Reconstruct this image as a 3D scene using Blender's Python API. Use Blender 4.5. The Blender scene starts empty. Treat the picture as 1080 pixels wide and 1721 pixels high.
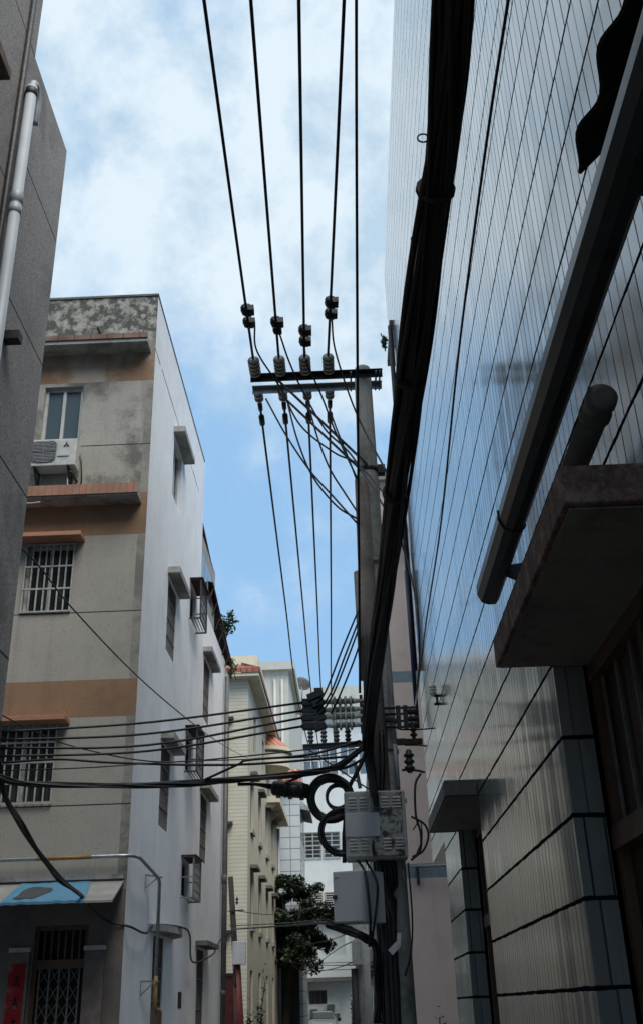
import bpy, math, random
from mathutils import Vector, Matrix, noise
random.seed(7)
R = math.radians
# ------------------------------------------------------------------ camera, light, exposure
F_PX, PX0, PY0 = 1678.9, 540.0, 860.5
CAM = Vector((0, 0, 1.7))
def _axes():
    dy = Vector((597-PX0, -(1690-PY0), -F_PX)).normalized()
    dz = Vector((430-PX0, -(-2530-PY0), -F_PX)); dz -= dy*dz.dot(dy); dz.normalize()
    return Matrix((dy.cross(dz), dy, dz))
ROT = _axes()
scene = bpy.context.scene
COL = scene.collection
cd = bpy.data.cameras.new('camera'); cam = bpy.data.objects.new('camera', cd); COL.objects.link(cam)
cam.matrix_world = Matrix.Translation(CAM) @ ROT.to_4x4()
cd.sensor_fit = 'VERTICAL'; cd.sensor_height = 24.0; cd.lens = F_PX/1721*24.0
cd.clip_start = 0.05; cd.clip_end = 2000
scene.camera = cam
scene.render.resolution_x = 642; scene.render.resolution_y = 1024
scene.view_settings.view_transform = 'Standard'; scene.view_settings.look = 'None'
scene.view_settings.exposure = 0.0; scene.view_settings.gamma = 1.0
SUN_EL, SUN_AZ = R(56), R(146)          # azimuth clockwise from +Y
world = bpy.data.worlds.new('World'); scene.world = world; world.use_nodes = True
def build_world():
    nt = world.node_tree; n = nt.nodes; l = nt.links; n.clear()
    out = n.new('ShaderNodeOutputWorld'); bg = n.new('ShaderNodeBackground'); bg.inputs[1].default_value = 0.12
    sky = n.new('ShaderNodeTexSky'); sky.sky_type = 'NISHITA'; sky.sun_disc = False
    sky.sun_elevation = SUN_EL; sky.sun_rotation = SUN_AZ; sky.air_density = 1.0; sky.dust_density = 1.0; sky.ozone_density = 1.6
    tc = n.new('ShaderNodeTexCoord'); sp = n.new('ShaderNodeSeparateXYZ'); l.new(tc.outputs['Generated'], sp.inputs[0])
    def mth(op, a, b=None, c=None):
        m = n.new('ShaderNodeMath'); m.operation = op
        for i, v in enumerate((a, b, c)):
            if v is None: continue
            if isinstance(v, (int, float)): m.inputs[i].default_value = v
            else: l.new(v, m.inputs[i])
        return m.outputs[0]
    zc = mth('MAXIMUM', sp.outputs[2], 0.06)
    cx = n.new('ShaderNodeCombineXYZ'); l.new(mth('DIVIDE', sp.outputs[0], zc), cx.inputs[0]); l.new(mth('DIVIDE', sp.outputs[1], zc), cx.inputs[1])
    def nz(scale, det, rough, off, dist=0.0, puff=True):
        mp = n.new('ShaderNodeMapping'); mp.inputs['Location'].default_value = off; l.new(tc.outputs['Generated'] if puff else cx.outputs[0], mp.inputs[0])
        t = n.new('ShaderNodeTexNoise'); t.inputs['Scale'].default_value = scale; t.inputs['Detail'].default_value = det
        t.inputs['Roughness'].default_value = rough; t.inputs['Distortion'].default_value = dist
        l.new(mp.outputs[0], t.inputs['Vector']); return t.outputs['Fac']
    big = nz(1.1, 3, 0.5, (3.1, 1.7, 0), 0, False); med = nz(6.5, 8, 0.62, (0.4, 5.2, 0), 0.0); fine = nz(8.5, 10, 0.62, (8, 2, 0), 0.12)
    elev = n.new('ShaderNodeMapRange'); elev.interpolation_type = 'SMOOTHSTEP'
    l.new(sp.outputs[2], elev.inputs[0]); elev.inputs[1].default_value = 0.38; elev.inputs[2].default_value = 0.70
    elev.inputs[3].default_value = -0.20; elev.inputs[4].default_value = 0.20
    v = mth('ADD', mth('ADD', mth('MULTIPLY', big, 0.55), mth('MULTIPLY', med, 0.75)), elev.outputs[0])
    fac = n.new('ShaderNodeMapRange'); fac.interpolation_type = 'SMOOTHSTEP'; l.new(v, fac.inputs[0])
    fac.inputs[1].default_value = 0.52; fac.inputs[2].default_value = 0.86; fac.inputs[3].default_value = 0.0; fac.inputs[4].default_value = 0.97
    shade = n.new('ShaderNodeMapRange'); l.new(fine, shade.inputs[0]); shade.inputs[1].default_value = 0.38; shade.inputs[2].default_value = 0.56
    cc = n.new('ShaderNodeMix'); cc.data_type = 'RGBA'; l.new(shade.outputs[0], cc.inputs[0])
    cc.inputs[6].default_value = (4.3, 5.7, 7.0, 1); cc.inputs[7].default_value = (6.6, 7.6, 8.35, 1)
    # the sky between the clouds: the Nishita sky, brightened a little by thin high haze
    hz = n.new('ShaderNodeMix'); hz.data_type = 'RGBA'; hz.inputs[0].default_value = 0.8
    l.new(sky.outputs[0], hz.inputs[6]); hz.inputs[7].default_value = (2.9, 5.2, 8.1, 1)
    mx = n.new('ShaderNodeMix'); mx.data_type = 'RGBA'; l.new(fac.outputs[0], mx.inputs[0]); l.new(hz.outputs[2], mx.inputs[6]); l.new(cc.outputs[2], mx.inputs[7])
    l.new(mx.outputs[2], bg.inputs[0]); l.new(bg.outputs[0], out.inputs[0])
build_world()
sd = bpy.data.lights.new('sun', 'SUN'); sd.energy = 3.6; sd.angle = R(40); sd.color = (1.0, 0.96, 0.90)
sun = bpy.data.objects.new('sun', sd); COL.objects.link(sun)
sdir = Vector((math.sin(SUN_AZ)*math.cos(SUN_EL), math.cos(SUN_AZ)*math.cos(SUN_EL), math.sin(SUN_EL)))
sun.rotation_euler = sdir.to_track_quat('Z', 'Y').to_euler(); sun.location = (0, -20, 40)

# ------------------------------------------------------------------ photo point -> place on a real plane
def ray(px, py): return ROT @ Vector((px-PX0, -(py-PY0), -F_PX))
def atX(px, py, X): d = ray(px, py); return CAM + d*(X/d.x)
def atY(px, py, Y): d = ray(px, py); return CAM + d*(Y/d.y)
def atZ(px, py, Z): d = ray(px, py); return CAM + d*((Z-CAM.z)/d.z)

# ------------------------------------------------------------------ mesh helpers
class MB:
    def __init__(s): s.v = []; s.f = []; s.m = []; s.s = []
    def quad(s, *p, m=0, sm=False):
        b = len(s.v); s.v += [Vector(q) for q in p]; s.f.append(tuple(range(b, b+len(p)))); s.m.append(m); s.s.append(sm); return s
    def box(s, x0, x1, y0, y1, z0, z1, m=0):
        return s.obox(Vector(((x0+x1)/2, (y0+y1)/2, (z0+z1)/2)), Vector((1,0,0)), Vector((0,1,0)), Vector((0,0,1)), abs(x1-x0)/2, abs(y1-y0)/2, abs(z1-z0)/2, m)
    def obox(s, c, U, V, N, a, b, d, m=0):
        o = len(s.v); c = Vector(c)
        for k in (-1, 1):
            for j in (-1, 1):
                for i in (-1, 1): s.v.append(c+U*(a*i)+V*(b*j)+N*(d*k))
        for q in ((0,2,3,1), (4,5,7,6), (0,1,5,4), (2,6,7,3), (0,4,6,2), (1,3,7,5)):
            s.f.append(tuple(o+i for i in q)); s.m.append(m); s.s.append(False)
        return s
    def bar(s, p, q, w, h=None, m=0, up=(0,0,1)):
        p, q = Vector(p), Vector(q); h = h or w; t = (q-p); L = t.length; t.normalize()
        u = Vector(up)
        if abs(u.dot(t)) > .95: u = Vector((1,0,0))
        r = t.cross(u).normalized(); u = r.cross(t)
        return s.obox((p+q)/2, t, r, u, L/2, w/2, h/2, m)
    def tube(s, pts, r, n=8, m=0, caps=True):
        pts = [Vector(p) for p in pts]; k = len(pts); o = len(s.v)
        t0 = (pts[1]-pts[0]).normalized(); ref = Vector((0,0,1)) if abs(t0.z) < .9 else Vector((1,0,0))
        u = t0.cross(ref).normalized()
        for i, p in enumerate(pts):
            t = (pts[min(i+1, k-1)]-pts[max(i-1, 0)]).normalized()
            u = (u-t*u.dot(t)).normalized(); w = t.cross(u)
            rr = r[i] if isinstance(r, (list, tuple)) else r
            for j in range(n):
                a = 2*math.pi*j/n; s.v.append(p+(u*math.cos(a)+w*math.sin(a))*rr)
        for i in range(k-1):
            for j in range(n):
                s.f.append((o+i*n+j, o+i*n+(j+1)%n, o+(i+1)*n+(j+1)%n, o+(i+1)*n+j)); s.m.append(m); s.s.append(True)
        if caps:
            s.f.append(tuple(o+j for j in reversed(range(n)))); s.m.append(m); s.s.append(False)
            s.f.append(tuple(o+(k-1)*n+j for j in range(n))); s.m.append(m); s.s.append(False)
        return s
    def lathe(s, p, ax, prof, n=14, m=0, groove=None):      # prof: (height along axis, radius)
        p = Vector(p); ax = Vector(ax).normalized(); ref = Vector((0,0,1)) if abs(ax.z) < .9 else Vector((1,0,0))
        u = ax.cross(ref).normalized(); w = ax.cross(u); o = len(s.v); k = len(prof)
        for h, r in prof:
            for j in range(n):
                a = 2*math.pi*j/n; s.v.append(p+ax*h+(u*math.cos(a)+w*math.sin(a))*r)
        for i in range(k-1):
            for j in range(n):
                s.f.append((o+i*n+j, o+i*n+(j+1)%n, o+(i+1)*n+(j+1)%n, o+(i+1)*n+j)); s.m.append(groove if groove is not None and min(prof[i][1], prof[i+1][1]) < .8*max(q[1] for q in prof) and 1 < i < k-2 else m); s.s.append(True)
        for b, rev in ((0, True), (k-1, False)):
            q = [o+b*n+j for j in range(n)]; s.f.append(tuple(reversed(q)) if rev else tuple(q)); s.m.append(m); s.s.append(False)
        return s
    def prism(s, poly, off, m=0):
        poly = [Vector(p) for p in poly]; off = Vector(off); n = len(poly); o = len(s.v)
        s.v += poly + [p+off for p in poly]
        s.f.append(tuple(range(o, o+n))); s.f.append(tuple(reversed(range(o+n, o+2*n)))); s.m += [m, m]; s.s += [False, False]
        for i in range(n):
            j = (i+1) % n; s.f.append((o+i, o+n+i, o+n+j, o+j)); s.m.append(m); s.s.append(False)
        return s
    def wall(s, O, U, V, N, us, vs, holes=(), depth=0.15, mf=None, rm=0):
        # a wall face cut by us/vs; holes (u0,u1,v0,v1) get reveals of the given depth going in along -N
        O, U, V, N = Vector(O), Vector(U), Vector(V), Vector(N)
        us = sorted(set(list(us)+[h[i] for h in holes for i in (0, 1)])); vs = sorted(set(list(vs)+[h[i] for h in holes for i in (2, 3)]))
        P = lambda u, v, d=0: O+U*u+V*v-N*d
        for a, b in zip(us, us[1:]):
            for c, d in zip(vs, vs[1:]):
                uc, vc = (a+b)/2, (c+d)/2
                if any(h[0] < uc < h[1] and h[2] < vc < h[3] for h in holes): continue
                s.quad(P(a, c), P(b, c), P(b, d), P(a, d), m=mf(uc, vc) if mf else 0)
        for u0, u1, v0, v1 in holes:
            for (a, b) in (((u0,v0),(u1,v0)), ((u1,v0),(u1,v1)), ((u1,v1),(u0,v1)), ((u0,v1),(u0,v0))):
                s.quad(P(*a), P(*b), P(*b, depth), P(*a, depth), m=rm)
        return s
ORG = {}
def link(name, mb, mats, parent=None, loc=None, bevel=0.0, seg=2):
    base = ORG[parent] if parent else Vector(loc if loc is not None else (0,0,0))
    me = bpy.data.meshes.new(name); me.from_pydata([tuple(v-base) for v in mb.v], [], mb.f)
    for m in (mats if isinstance(mats, (list, tuple)) else [mats]): me.materials.append(m)
    me.polygons.foreach_set('material_index', mb.m); me.polygons.foreach_set('use_smooth', mb.s); me.update()
    o = bpy.data.objects.new(name, me); COL.objects.link(o); ORG[o] = base
    if parent: o.parent = parent
    else: o.location = base
    if bevel:
        b = o.modifiers.new('bevel', 'BEVEL'); b.width = bevel; b.segments = seg; b.limit_method = 'ANGLE'
    return o
def tag(o, label, cat, group=None, kind=None):
    if label: o['label'] = label
    if cat: o['category'] = cat
    if group: o['group'] = group
    if kind: o['kind'] = kind
    return o
def thing(name, label, cat, loc, group=None):
    o = bpy.data.objects.new(name, None); COL.objects.link(o); o.location = loc; o.empty_display_size = .2; ORG[o] = Vector(loc)
    return tag(o, label, cat, group)
def copy_tree(o, parent=None):
    c = o.copy(); COL.objects.link(c)
    if parent: c.parent = parent
    for ch in list(o.children): copy_tree(ch, c)
    return c
def spline(pts, k=8):
    pts = [Vector(p) for p in pts]
    if len(pts) < 3: return [pts[0].lerp(pts[-1], i/k) for i in range(k+1)]
    q = [pts[0]*2-pts[1]]+pts+[pts[-1]*2-pts[-2]]; out = []
    for i in range(1, len(q)-2):
        a, b, c, d = q[i-1:i+3]
        for j in range(k):
            t = j/k; out.append(.5*((2*b)+(c-a)*t+(2*a-5*b+4*c-d)*t*t+(3*b-a-3*c+d)*t**3))
    return out+[pts[-1]]
def wirepath(p, q, sag, k=20):
    p, q = Vector(p), Vector(q); return [p.lerp(q, i/k)-Vector((0,0,1))*sag*4*(i/k)*(1-i/k) for i in range(k+1)]

# ------------------------------------------------------------------ materials
class NB:
    def __init__(s, name):
        s.mat = bpy.data.materials.new(name); s.mat.use_nodes = True; s.nt = s.mat.node_tree; s.n = s.nt.nodes; s.l = s.nt.links
        s.b = s.n['Principled BSDF']; s.pos = s.n.new('ShaderNodeNewGeometry').outputs['Position']
    def setv(s, sock, v):
        if isinstance(v, (int, float)): sock.default_value = v
        elif isinstance(v, (tuple, list)): sock.default_value = tuple(v)+((1,) if len(v) == 3 and len(sock.default_value) == 4 else ())
        else: s.l.new(v, sock)
    def math(s, op, a, b=None, c=None, clamp=False):
        m = s.n.new('ShaderNodeMath'); m.operation = op; m.use_clamp = clamp
        for i, v in enumerate((a, b, c)):
            if v is not None: s.setv(m.inputs[i], v)
        return m.outputs[0]
    def map(s, scale, loc=(0,0,0), vec=None):
        m = s.n.new('ShaderNodeMapping'); m.inputs['Scale'].default_value = scale; m.inputs['Location'].default_value = loc
        s.l.new(vec or s.pos, m.inputs[0]); return m.outputs[0]
    def noise(s, scale, det=4, rough=.55, vec=None, dist=0):
        t = s.n.new('ShaderNodeTexNoise'); t.inputs['Scale'].default_value = scale; t.inputs['Detail'].default_value = det
        t.inputs['Roughness'].default_value = rough; t.inputs['Distortion'].default_value = dist
        s.l.new(vec or s.pos, t.inputs['Vector']); return t.outputs['Fac']
    def white(s, vec):
        t = s.n.new('ShaderNodeTexWhiteNoise'); t.noise_dimensions = '3D'; s.l.new(vec, t.inputs['Vector']); return t.outputs['Value'], t.outputs['Color']
    def rng(s, v, a, b, c=0.0, d=1.0):
        m = s.n.new('ShaderNodeMapRange'); m.interpolation_type = 'SMOOTHSTEP'; s.setv(m.inputs[0], v)
        for i, x in enumerate((a, b, c, d)): m.inputs[i+1].default_value = x
        return m.outputs[0]
    def mix(s, f, a, b):
        m = s.n.new('ShaderNodeMix'); m.data_type = 'RGBA'; s.setv(m.inputs[0], f); s.setv(m.inputs[6], a); s.setv(m.inputs[7], b); return m.outputs[2]
    def sep(s, v=None):
        q = s.n.new('ShaderNodeSeparateXYZ'); s.l.new(v or s.pos, q.inputs[0]); return q.outputs
    def comb(s, x=0, y=0, z=0):
        q = s.n.new('ShaderNodeCombineXYZ')
        for i, v in enumerate((x, y, z)): s.setv(q.inputs[i], v)
        return q.outputs[0]
    def bump(s, h, st, dist=.01):
        b = s.n.new('ShaderNodeBump'); b.inputs['Strength'].default_value = st; b.inputs['Distance'].default_value = dist
        s.l.new(h, b.inputs['Height']); s.l.new(b.outputs[0], s.b.inputs['Normal'])
    def out(s, col=None, rough=None, metal=None, spec=None):
        if col is not None: s.setv(s.b.inputs['Base Color'], col)
        if rough is not None: s.setv(s.b.inputs['Roughness'], rough)
        if metal is not None: s.setv(s.b.inputs['Metallic'], metal)
        if spec is not None: s.b.inputs['Specular IOR Level'].default_value = spec
        return s.mat
def plain(name, c, rough=.6, metal=0, var=.25, scale=9, bump=0, spec=.5):
    b = NB(name); f = b.noise(scale, 5, .6); d = tuple(x*(1-var) for x in c)
    if bump: b.bump(b.noise(scale*6, 4), bump)
    return b.out(b.mix(b.rng(f, .3, .7), d, c), rough, metal, spec)
def stucco(name, c, grain=70, bump=.35, gv=.3, patch=None, pamt=.6, pth=(.5,.68), pscale=.8, streak=None, samt=.5, sth=(.52,.72), sdens=4.0, rough=.9):
    b = NB(name); g = b.noise(grain, 3, .7); col = b.mix(b.rng(g, .35, .65), tuple(x*(1-gv) for x in c), tuple(min(1, x*(1+gv*.5)) for x in c))
    col = b.mix(b.math('MULTIPLY', b.rng(b.noise(1.7, 6, .6), .38, .7), .35), col, tuple(x*.72 for x in c))
    col = b.mix(b.math('MULTIPLY', b.rng(b.noise(grain*.34, 2, .6), .56, .70), gv), col, tuple(x*.45 for x in c))
    if patch:
        col = b.mix(b.math('MULTIPLY', b.rng(b.noise(pscale, 8, .68), *pth), pamt), col, patch)
    if streak:
        v = b.map((sdens, sdens, sdens*.06)); col = b.mix(b.math('MULTIPLY', b.rng(b.noise(1.0, 6, .6, v), *sth), samt), col, streak)
    b.bump(b.math('ADD', g, b.math('MULTIPLY', b.noise(6, 4), .8)), bump, .006)
    return b.out(col, rough, 0, .3)
M = {}
M['grey'] = stucco('grey_roughcast', (.40,.39,.385), 80, .6, .5, (.10,.098,.095), .55, (.5,.7), .7, (.36,.36,.36), .25)
M['grey2'] = stucco('grey_roughcast_near', (.38,.365,.355), 75, .6, .5, (.09,.088,.085), .55, (.5,.7), .6, (.34,.33,.32), .2)
M['joint'] = plain('dark_joint', (.035,.034,.033), .9)
M['beige'] = stucco('beige_roughcast', (.385,.365,.32), 75, .45, .28, (.20,.19,.165), .6, (.5,.72), .55, (.22,.21,.19), .45)
M['beige_worn'] = stucco('mouldy_roughcast', (.39,.375,.335), 70, .45, .3, (.09,.088,.08), .8, (.44,.62), .9, (.12,.115,.105), .6)
M['shaded_base'] = stucco('shaded_grimy_ground_plaster', (.205,.185,.17), 60, .35, .25, (.10,.09,.085), .7, (.42,.66), 1.1, (.08,.07,.065), .5, (.48,.72), 3)  # shade under the awning is put into this darker colour, with grime patches
M['corner'] = stucco('corner_pebble_strip', (.33,.31,.275), 60, .5, .45, (.14,.14,.125), .75, (.42,.62), 1.4)
M['band'] = stucco('brown_painted_band', (.29,.18,.11), 55, .4, .25, (.17,.115,.075), .75, (.45,.7), .9, (.17,.12,.08), .45)
M['band_worn'] = stucco('brown_band_worn', (.27,.165,.10), 55, .4, .25, (.36,.32,.27), .75, (.45,.62), .9, (.10,.08,.065), .55)
M['mould'] = stucco('mouldy_parapet', (.40,.39,.34), 40, .5, .3, (.06,.06,.054), .9, (.42,.56), 4.6, (.06,.06,.055), .75, (.46,.66), 2.5)
M['white'] = stucco('white_painted_render', (.78,.80,.81), 120, .12, .05, (.58,.60,.61), .35, (.52,.68), .7, (.34,.36,.36), .26, (.56,.82), 2.6)
M['concrete'] = stucco('weathered_concrete', (.36,.36,.345), 45, .35, .25, (.13,.13,.125), .75, (.46,.68), 2.2, (.11,.11,.105), .45, (.5,.7), 5)
M['concrete_dk'] = stucco('dark_concrete', (.16,.155,.145), 45, .35, .3, (.06,.06,.055), .7, (.45,.68), 2.0)
M['pole'] = stucco('pole_concrete', (.57,.55,.505), 60, .25, .2, (.15,.145,.13), .65, (.45,.7), 3.0, (.13,.125,.115), .5, (.5,.72), 14)
M['pink'] = stucco('pink_painted_render', (.78,.62,.555), 110, .15, .06, (.44,.35,.32), .45, (.52,.75), 1.2, (.40,.31,.28), .3, (.56,.8), 3)
M['bluegrey'] = plain('blue_grey_paint', (.26,.33,.37), .8)
M['cream'] = stucco('cream_painted_render', (.66,.60,.45), 80, .15, .06, (.48,.45,.36), .4, (.5,.75), .4, (.38,.36,.30), .35)
M['offwhite'] = stucco('offwhite_render', (.50,.50,.45), 80, .15, .06, (.42,.43,.41), .5, (.48,.75), .4, (.25,.25,.24), .45)
M['farwhite'] = stucco('far_white_render', (.62,.66,.67), 60, .1, .06, (.45,.47,.47), .4, (.5,.75), .4)
M['farparapet'] = stucco('stained_parapet', (.50,.51,.47), 30, .2, .1, (.27,.27,.25), .6, (.45,.68), .5, (.16,.16,.15), .6, (.5,.7), 1.2)
M['grnd'] = stucco('alley_concrete', (.20,.195,.185), 40, .4, .25, (.10,.10,.095), .6, (.45,.7), .6)
M['rust'] = plain('rusty_steel', (.10,.055,.035), .8, .3, .5, 25, .3)
M['dksteel'] = plain('dark_steel', (.06,.058,.06), .55, .6, .4, 20)
M['galv'] = plain('galvanised_steel', (.42,.44,.46), .42, .75, .3, 18)
M['dullgalv'] = plain('dull_galvanised', (.30,.31,.32), .55, .5, .35, 18)
M['rubber'] = plain('black_cable_sheath', (.011,.011,.013), .42, 0, .3, 20)
M['rubber2'] = plain('dusty_cable_sheath', (.022,.021,.023), .6, 0, .4, 14)
M['bluecable'] = plain('dark_blue_cable', (.01,.015,.06), .4)
M['ceramic'] = plain('insulator_ceramic', (.80,.80,.74), .28, 0, .3, 25)
M['ceramic_dk'] = plain('sooty_insulator', (.05,.048,.048), .35, 0, .3, 25)
M['sleeve'] = stucco('grimy_fibre_sleeve', (.34,.285,.255), 50, .2, .2, (.13,.11,.10), .6, (.45,.68), 2.5, (.12,.10,.09), .5, (.5,.7), 12)
M['groove'] = plain('shaded_grimy_groove', (.30,.285,.25), .5, 0, .4, 25)  # groove colour holds the shade between the ribs as well as dirt
M['pvc'] = plain('white_pvc', (.42,.45,.48), .45, 0, .12, 4)
M['pvc_dirty'] = plain('dirty_pvc', (.11,.11,.11), .5, 0, .4, 6)
M['whitemetal'] = plain('white_painted_metal', (.50,.51,.49), .45, 0, .2, 7)
M['greypaint'] = plain('grey_painted_box', (.58,.59,.60), .5, 0, .12, 5)
M['frame'] = plain('window_frame', (.55,.55,.53), .5, 0, .25, 8)
M['barsm'] = plain('window_bar_metal', (.50,.49,.46), .55, .2, .35, 10)
M['darkbars'] = plain('aged_bar_metal', (.22,.21,.20), .6, .3, .35, 10)
M['brownframe'] = plain('brown_window_frame', (.10,.075,.06), .5, 0, .3, 8)
M['tarp'] = plain('blue_tarp', (.10,.26,.39), .55, 0, .15, 3)
M['sheet'] = plain('grey_roof_sheet', (.33,.32,.30), .7, 0, .3, 3, .1)
M['red'] = stucco('faded_red_paper', (.26,.014,.022), 30, .1, .2, (.32,.20,.18), .5, (.5,.7), 3)
M['glyph'] = plain('dark_red_ink', (.09,.008,.010), .8)
M['postgrey'] = plain('weathered_door_post', (.20,.165,.15), .85, 0, .35, 6)
M['wood'] = plain('dark_wood', (.055,.032,.022), .6, 0, .4, 6, .1)
M['wood2'] = plain('brown_wood', (.12,.07,.045), .55, 0, .35, 6, .1)
M['black'] = plain('dark_interior', (.012,.011,.011), .9)
M['reddoor'] = plain('dark_red_gate', (.17,.035,.03), .6, 0, .4, 5)
M['yellowp'] = plain('yellow_gas_pipe', (.30,.17,.05), .5, 0, .2, 5)
M['bark'] = plain('bark', (.05,.045,.04), .9, 0, .4, 14, .5)
M['paint'] = plain('silver_car_paint', (.45,.47,.49), .22, .5, .05, 3)
M['tyre'] = plain('tyre', (.02,.02,.02), .8)
M['dish'] = plain('dish_metal', (.27,.25,.23), .6, .2, .3, 4)
M['gutterm'] = plain('grey_gutter', (.028,.032,.040), .30, .2, .4, 5)
M['corr'] = plain('old_corrugated_sheet', (.022,.021,.023), .9, 0, .3, 5)
M['sticker'] = plain('pale_plate', (.62,.63,.62), .5, 0, .1, 5)
def glass(name, c, rough=.06):
    b = NB(name); b.bump(b.noise(2.5, 2), .03, .02); return b.out(c, rough, 0, .7)
M['glass'] = glass('dark_window_glass', (.02,.024,.028))
M['blueglass'] = glass('blue_window_glass', (.07,.10,.125), .18)
M['farglass'] = glass('far_window_glass', (.10,.14,.17), .12)
M['carglass'] = glass('car_glass', (.02,.025,.03))
def curtain():
    b = NB('curtained_dark_glass'); p = b.sep(); w = b.noise(9, 3, .5, b.comb(b.math('ADD', p[0], p[1]), 0, b.math('MULTIPLY', p[2], .08)))
    return b.out(b.mix(b.rng(w, .4, .65), (.015,.016,.018), (.06,.06,.058)), .12, 0, .6)
M['curtain'] = curtain()
def tilewall():
    b = NB('glazed_strip_tiles'); p = b.sep()
    wob = b.math('MULTIPLY', b.math('SUBTRACT', b.noise(7, 4, .7), .5), .022)
    zz = b.math('ADD', b.math('DIVIDE', b.math('ADD', b.math('SUBTRACT', p[2], 1.744), wob), .435), 40)
    row = b.math('FLOOR', zz); fz = b.math('FRACT', zz)
    ro, _ = b.white(b.comb(row, 3.3, 1.1))
    u = b.math('ADD', b.math('DIVIDE', b.math('ADD', b.math('SUBTRACT', p[1], p[0]), b.math('MULTIPLY', wob, .12)), .112), b.math('MULTIPLY', ro, .55))
    colm = b.math('FLOOR', u); fu = b.math('FRACT', u)
    rnd, rc = b.white(b.comb(colm, row, 7.7))
    jr, _ = b.white(b.comb(b.math('FLOOR', b.math('ADD', u, .5)), row, 2.2))
    ez = b.math('MULTIPLY', b.math('ABSOLUTE', b.math('SUBTRACT', b.math('FRACT', b.math('ADD', fz, .5)), .5)), .435)
    eu = b.math('MULTIPLY', b.math('ABSOLUTE', b.math('SUBTRACT', b.math('FRACT', b.math('ADD', fu, .5)), .5)), .112)
    gw = b.math('ADD', .0050, b.math('MULTIPLY', b.noise(5, 3, .6), .0135))
    gz = b.math('SUBTRACT', 1, b.rng(b.math('SUBTRACT', ez, gw), -.001, .0025))
    gu0 = b.math('SUBTRACT', 1, b.rng(eu, .0044, .0074))
    gu = b.math('MULTIPLY', gu0, b.math('ADD', .45, b.math('MULTIPLY', jr, .55)))
    tone = b.math('ADD', .74, b.math('MULTIPLY', rnd, .26))
    base = b.mix(tone, (.055,.062,.062), (.265,.295,.297))
    base = b.mix(b.math('MULTIPLY', b.rng(b.noise(1.0, 6, .65, b.map((6,6,.3))), .48, .75), .55), base, (.15,.155,.15)); base = b.mix(b.math('MULTIPLY', b.rng(b.noise(14, 4, .7), .66, .74), .5), base, (.06,.06,.055))
    col = b.mix(b.math('MAXIMUM', gz, gu), base, (.012,.015,.018))
    jt = b.math('MAXIMUM', gz, gu); b.setv(b.b.inputs['Coat Weight'], b.math('MULTIPLY', b.math('SUBTRACT', 1, jt), .7)); b.setv(b.b.inputs['Specular IOR Level'], b.math('MULTIPLY', b.math('SUBTRACT', 1, jt), .75)); b.b.inputs['Coat Roughness'].default_value = .14; b.b.inputs['Coat IOR'].default_value = 1.55
    rough = b.math('ADD', .16, b.math('MULTIPLY', b.math('MAXIMUM', gz, gu), .6))
    h = b.math('ADD', b.math('MULTIPLY', b.math('MAXIMUM', gz, gu), -1.0), b.math('MULTIPLY', b.noise(1.0, 3, .5, b.map((7,7,1.6))), .30))
    bp = b.n.new('ShaderNodeBump'); bp.inputs['Strength'].default_value = .55; bp.inputs['Distance'].default_value = .006; b.l.new(h, bp.inputs['Height'])
    q = b.sep(rc)
    tilt = b.comb(0, b.math('MULTIPLY', b.math('SUBTRACT', q[0], .5), .075), b.math('MULTIPLY', b.math('SUBTRACT', q[1], .5), .012))
    va = b.n.new('ShaderNodeVectorMath'); va.operation = 'ADD'; b.l.new(bp.outputs[0], va.inputs[0]); b.l.new(tilt, va.inputs[1])
    vn = b.n.new('ShaderNodeVectorMath'); vn.operation = 'NORMALIZE'; b.l.new(va.outputs[0], vn.inputs[0])
    b.l.new(vn.outputs[0], b.b.inputs['Normal'])
    return b.out(col, rough, 0)
M['tile'] = tilewall()
def stripes(name, axis, step, w, c, cj, rough=.6, var=.12, axis2=None, step2=1, w2=0, off=.5):
    b = NB(name); p = b.sep()
    def g(a, s_, w_): return b.math('LESS_THAN', b.math('FRACT', b.math('ADD', b.math('DIVIDE', a, s_), off)), w_/s_)
    ax = {'x': p[0], 'y': p[1], 'z': p[2], 's': b.math('ADD', p[0], p[1])}
    f = g(ax[axis], step, w)
    if axis2: f = b.math('MAXIMUM', f, g(ax[axis2], step2, w2))
    rv, _ = b.white(b.comb(b.math('FLOOR', b.math('ADD', b.math('DIVIDE', ax[axis], step), off)), 1, b.math('FLOOR', b.math('MULTIPLY', p[2], 3))))
    cc = b.mix(b.rng(b.noise(1.5, 5), .35, .7), c, tuple(x*(1-var) for x in c)); cc = b.mix(b.math('MULTIPLY', rv, var), cc, tuple(x*.6 for x in c))
    b.bump(b.math('MULTIPLY', f, -1), .5, .01)
    return b.out(b.mix(f, cc, cj), rough, 0, .4)
M['brickedge'] = stripes('orange_edge_tiles', 'x', .115, .016, (.43,.21,.135), (.16,.13,.11), .6, .35)
M['brickedge_old'] = stripes('sooty_edge_tiles', 'x', .30, .02, (.25,.145,.10), (.05,.045,.04), .7, .65)
M['salmon'] = stucco('salmon_painted_edge', (.42,.215,.14), 60, .2, .15, (.25,.15,.11), .6, (.5,.7), 3)
M['ybrick'] = stripes('cream_strip_tiles', 'z', .125, .02, (.56,.52,.41), (.36,.335,.265), .6, .12)
M['yplain'] = stucco('cream_side_render', (.56,.52,.415), 60, .1, .06, (.48,.44,.34), .4, (.5,.75), .4, (.30,.28,.24), .4)
M['whitegrid'] = stripes('white_square_tiles', 'z', .52, .045, (.60,.66,.69), (.22,.26,.29), .35, .08, 'x', .52, .04)
M['rooftile'] = stripes('red_roof_tiles', 's', .22, .05, (.36,.12,.08), (.13,.05,.04), .6, .3)
M['rooftile_far'] = stripes('orange_roof_tiles', 's', .36, .11, (.46,.12,.055), (.50,.27,.19), .6, .3)
M['darkwall'] = stucco('dark_mossy_wall', (.075,.08,.08), 30, .3, .2, (.035,.04,.035), .6)
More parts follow.
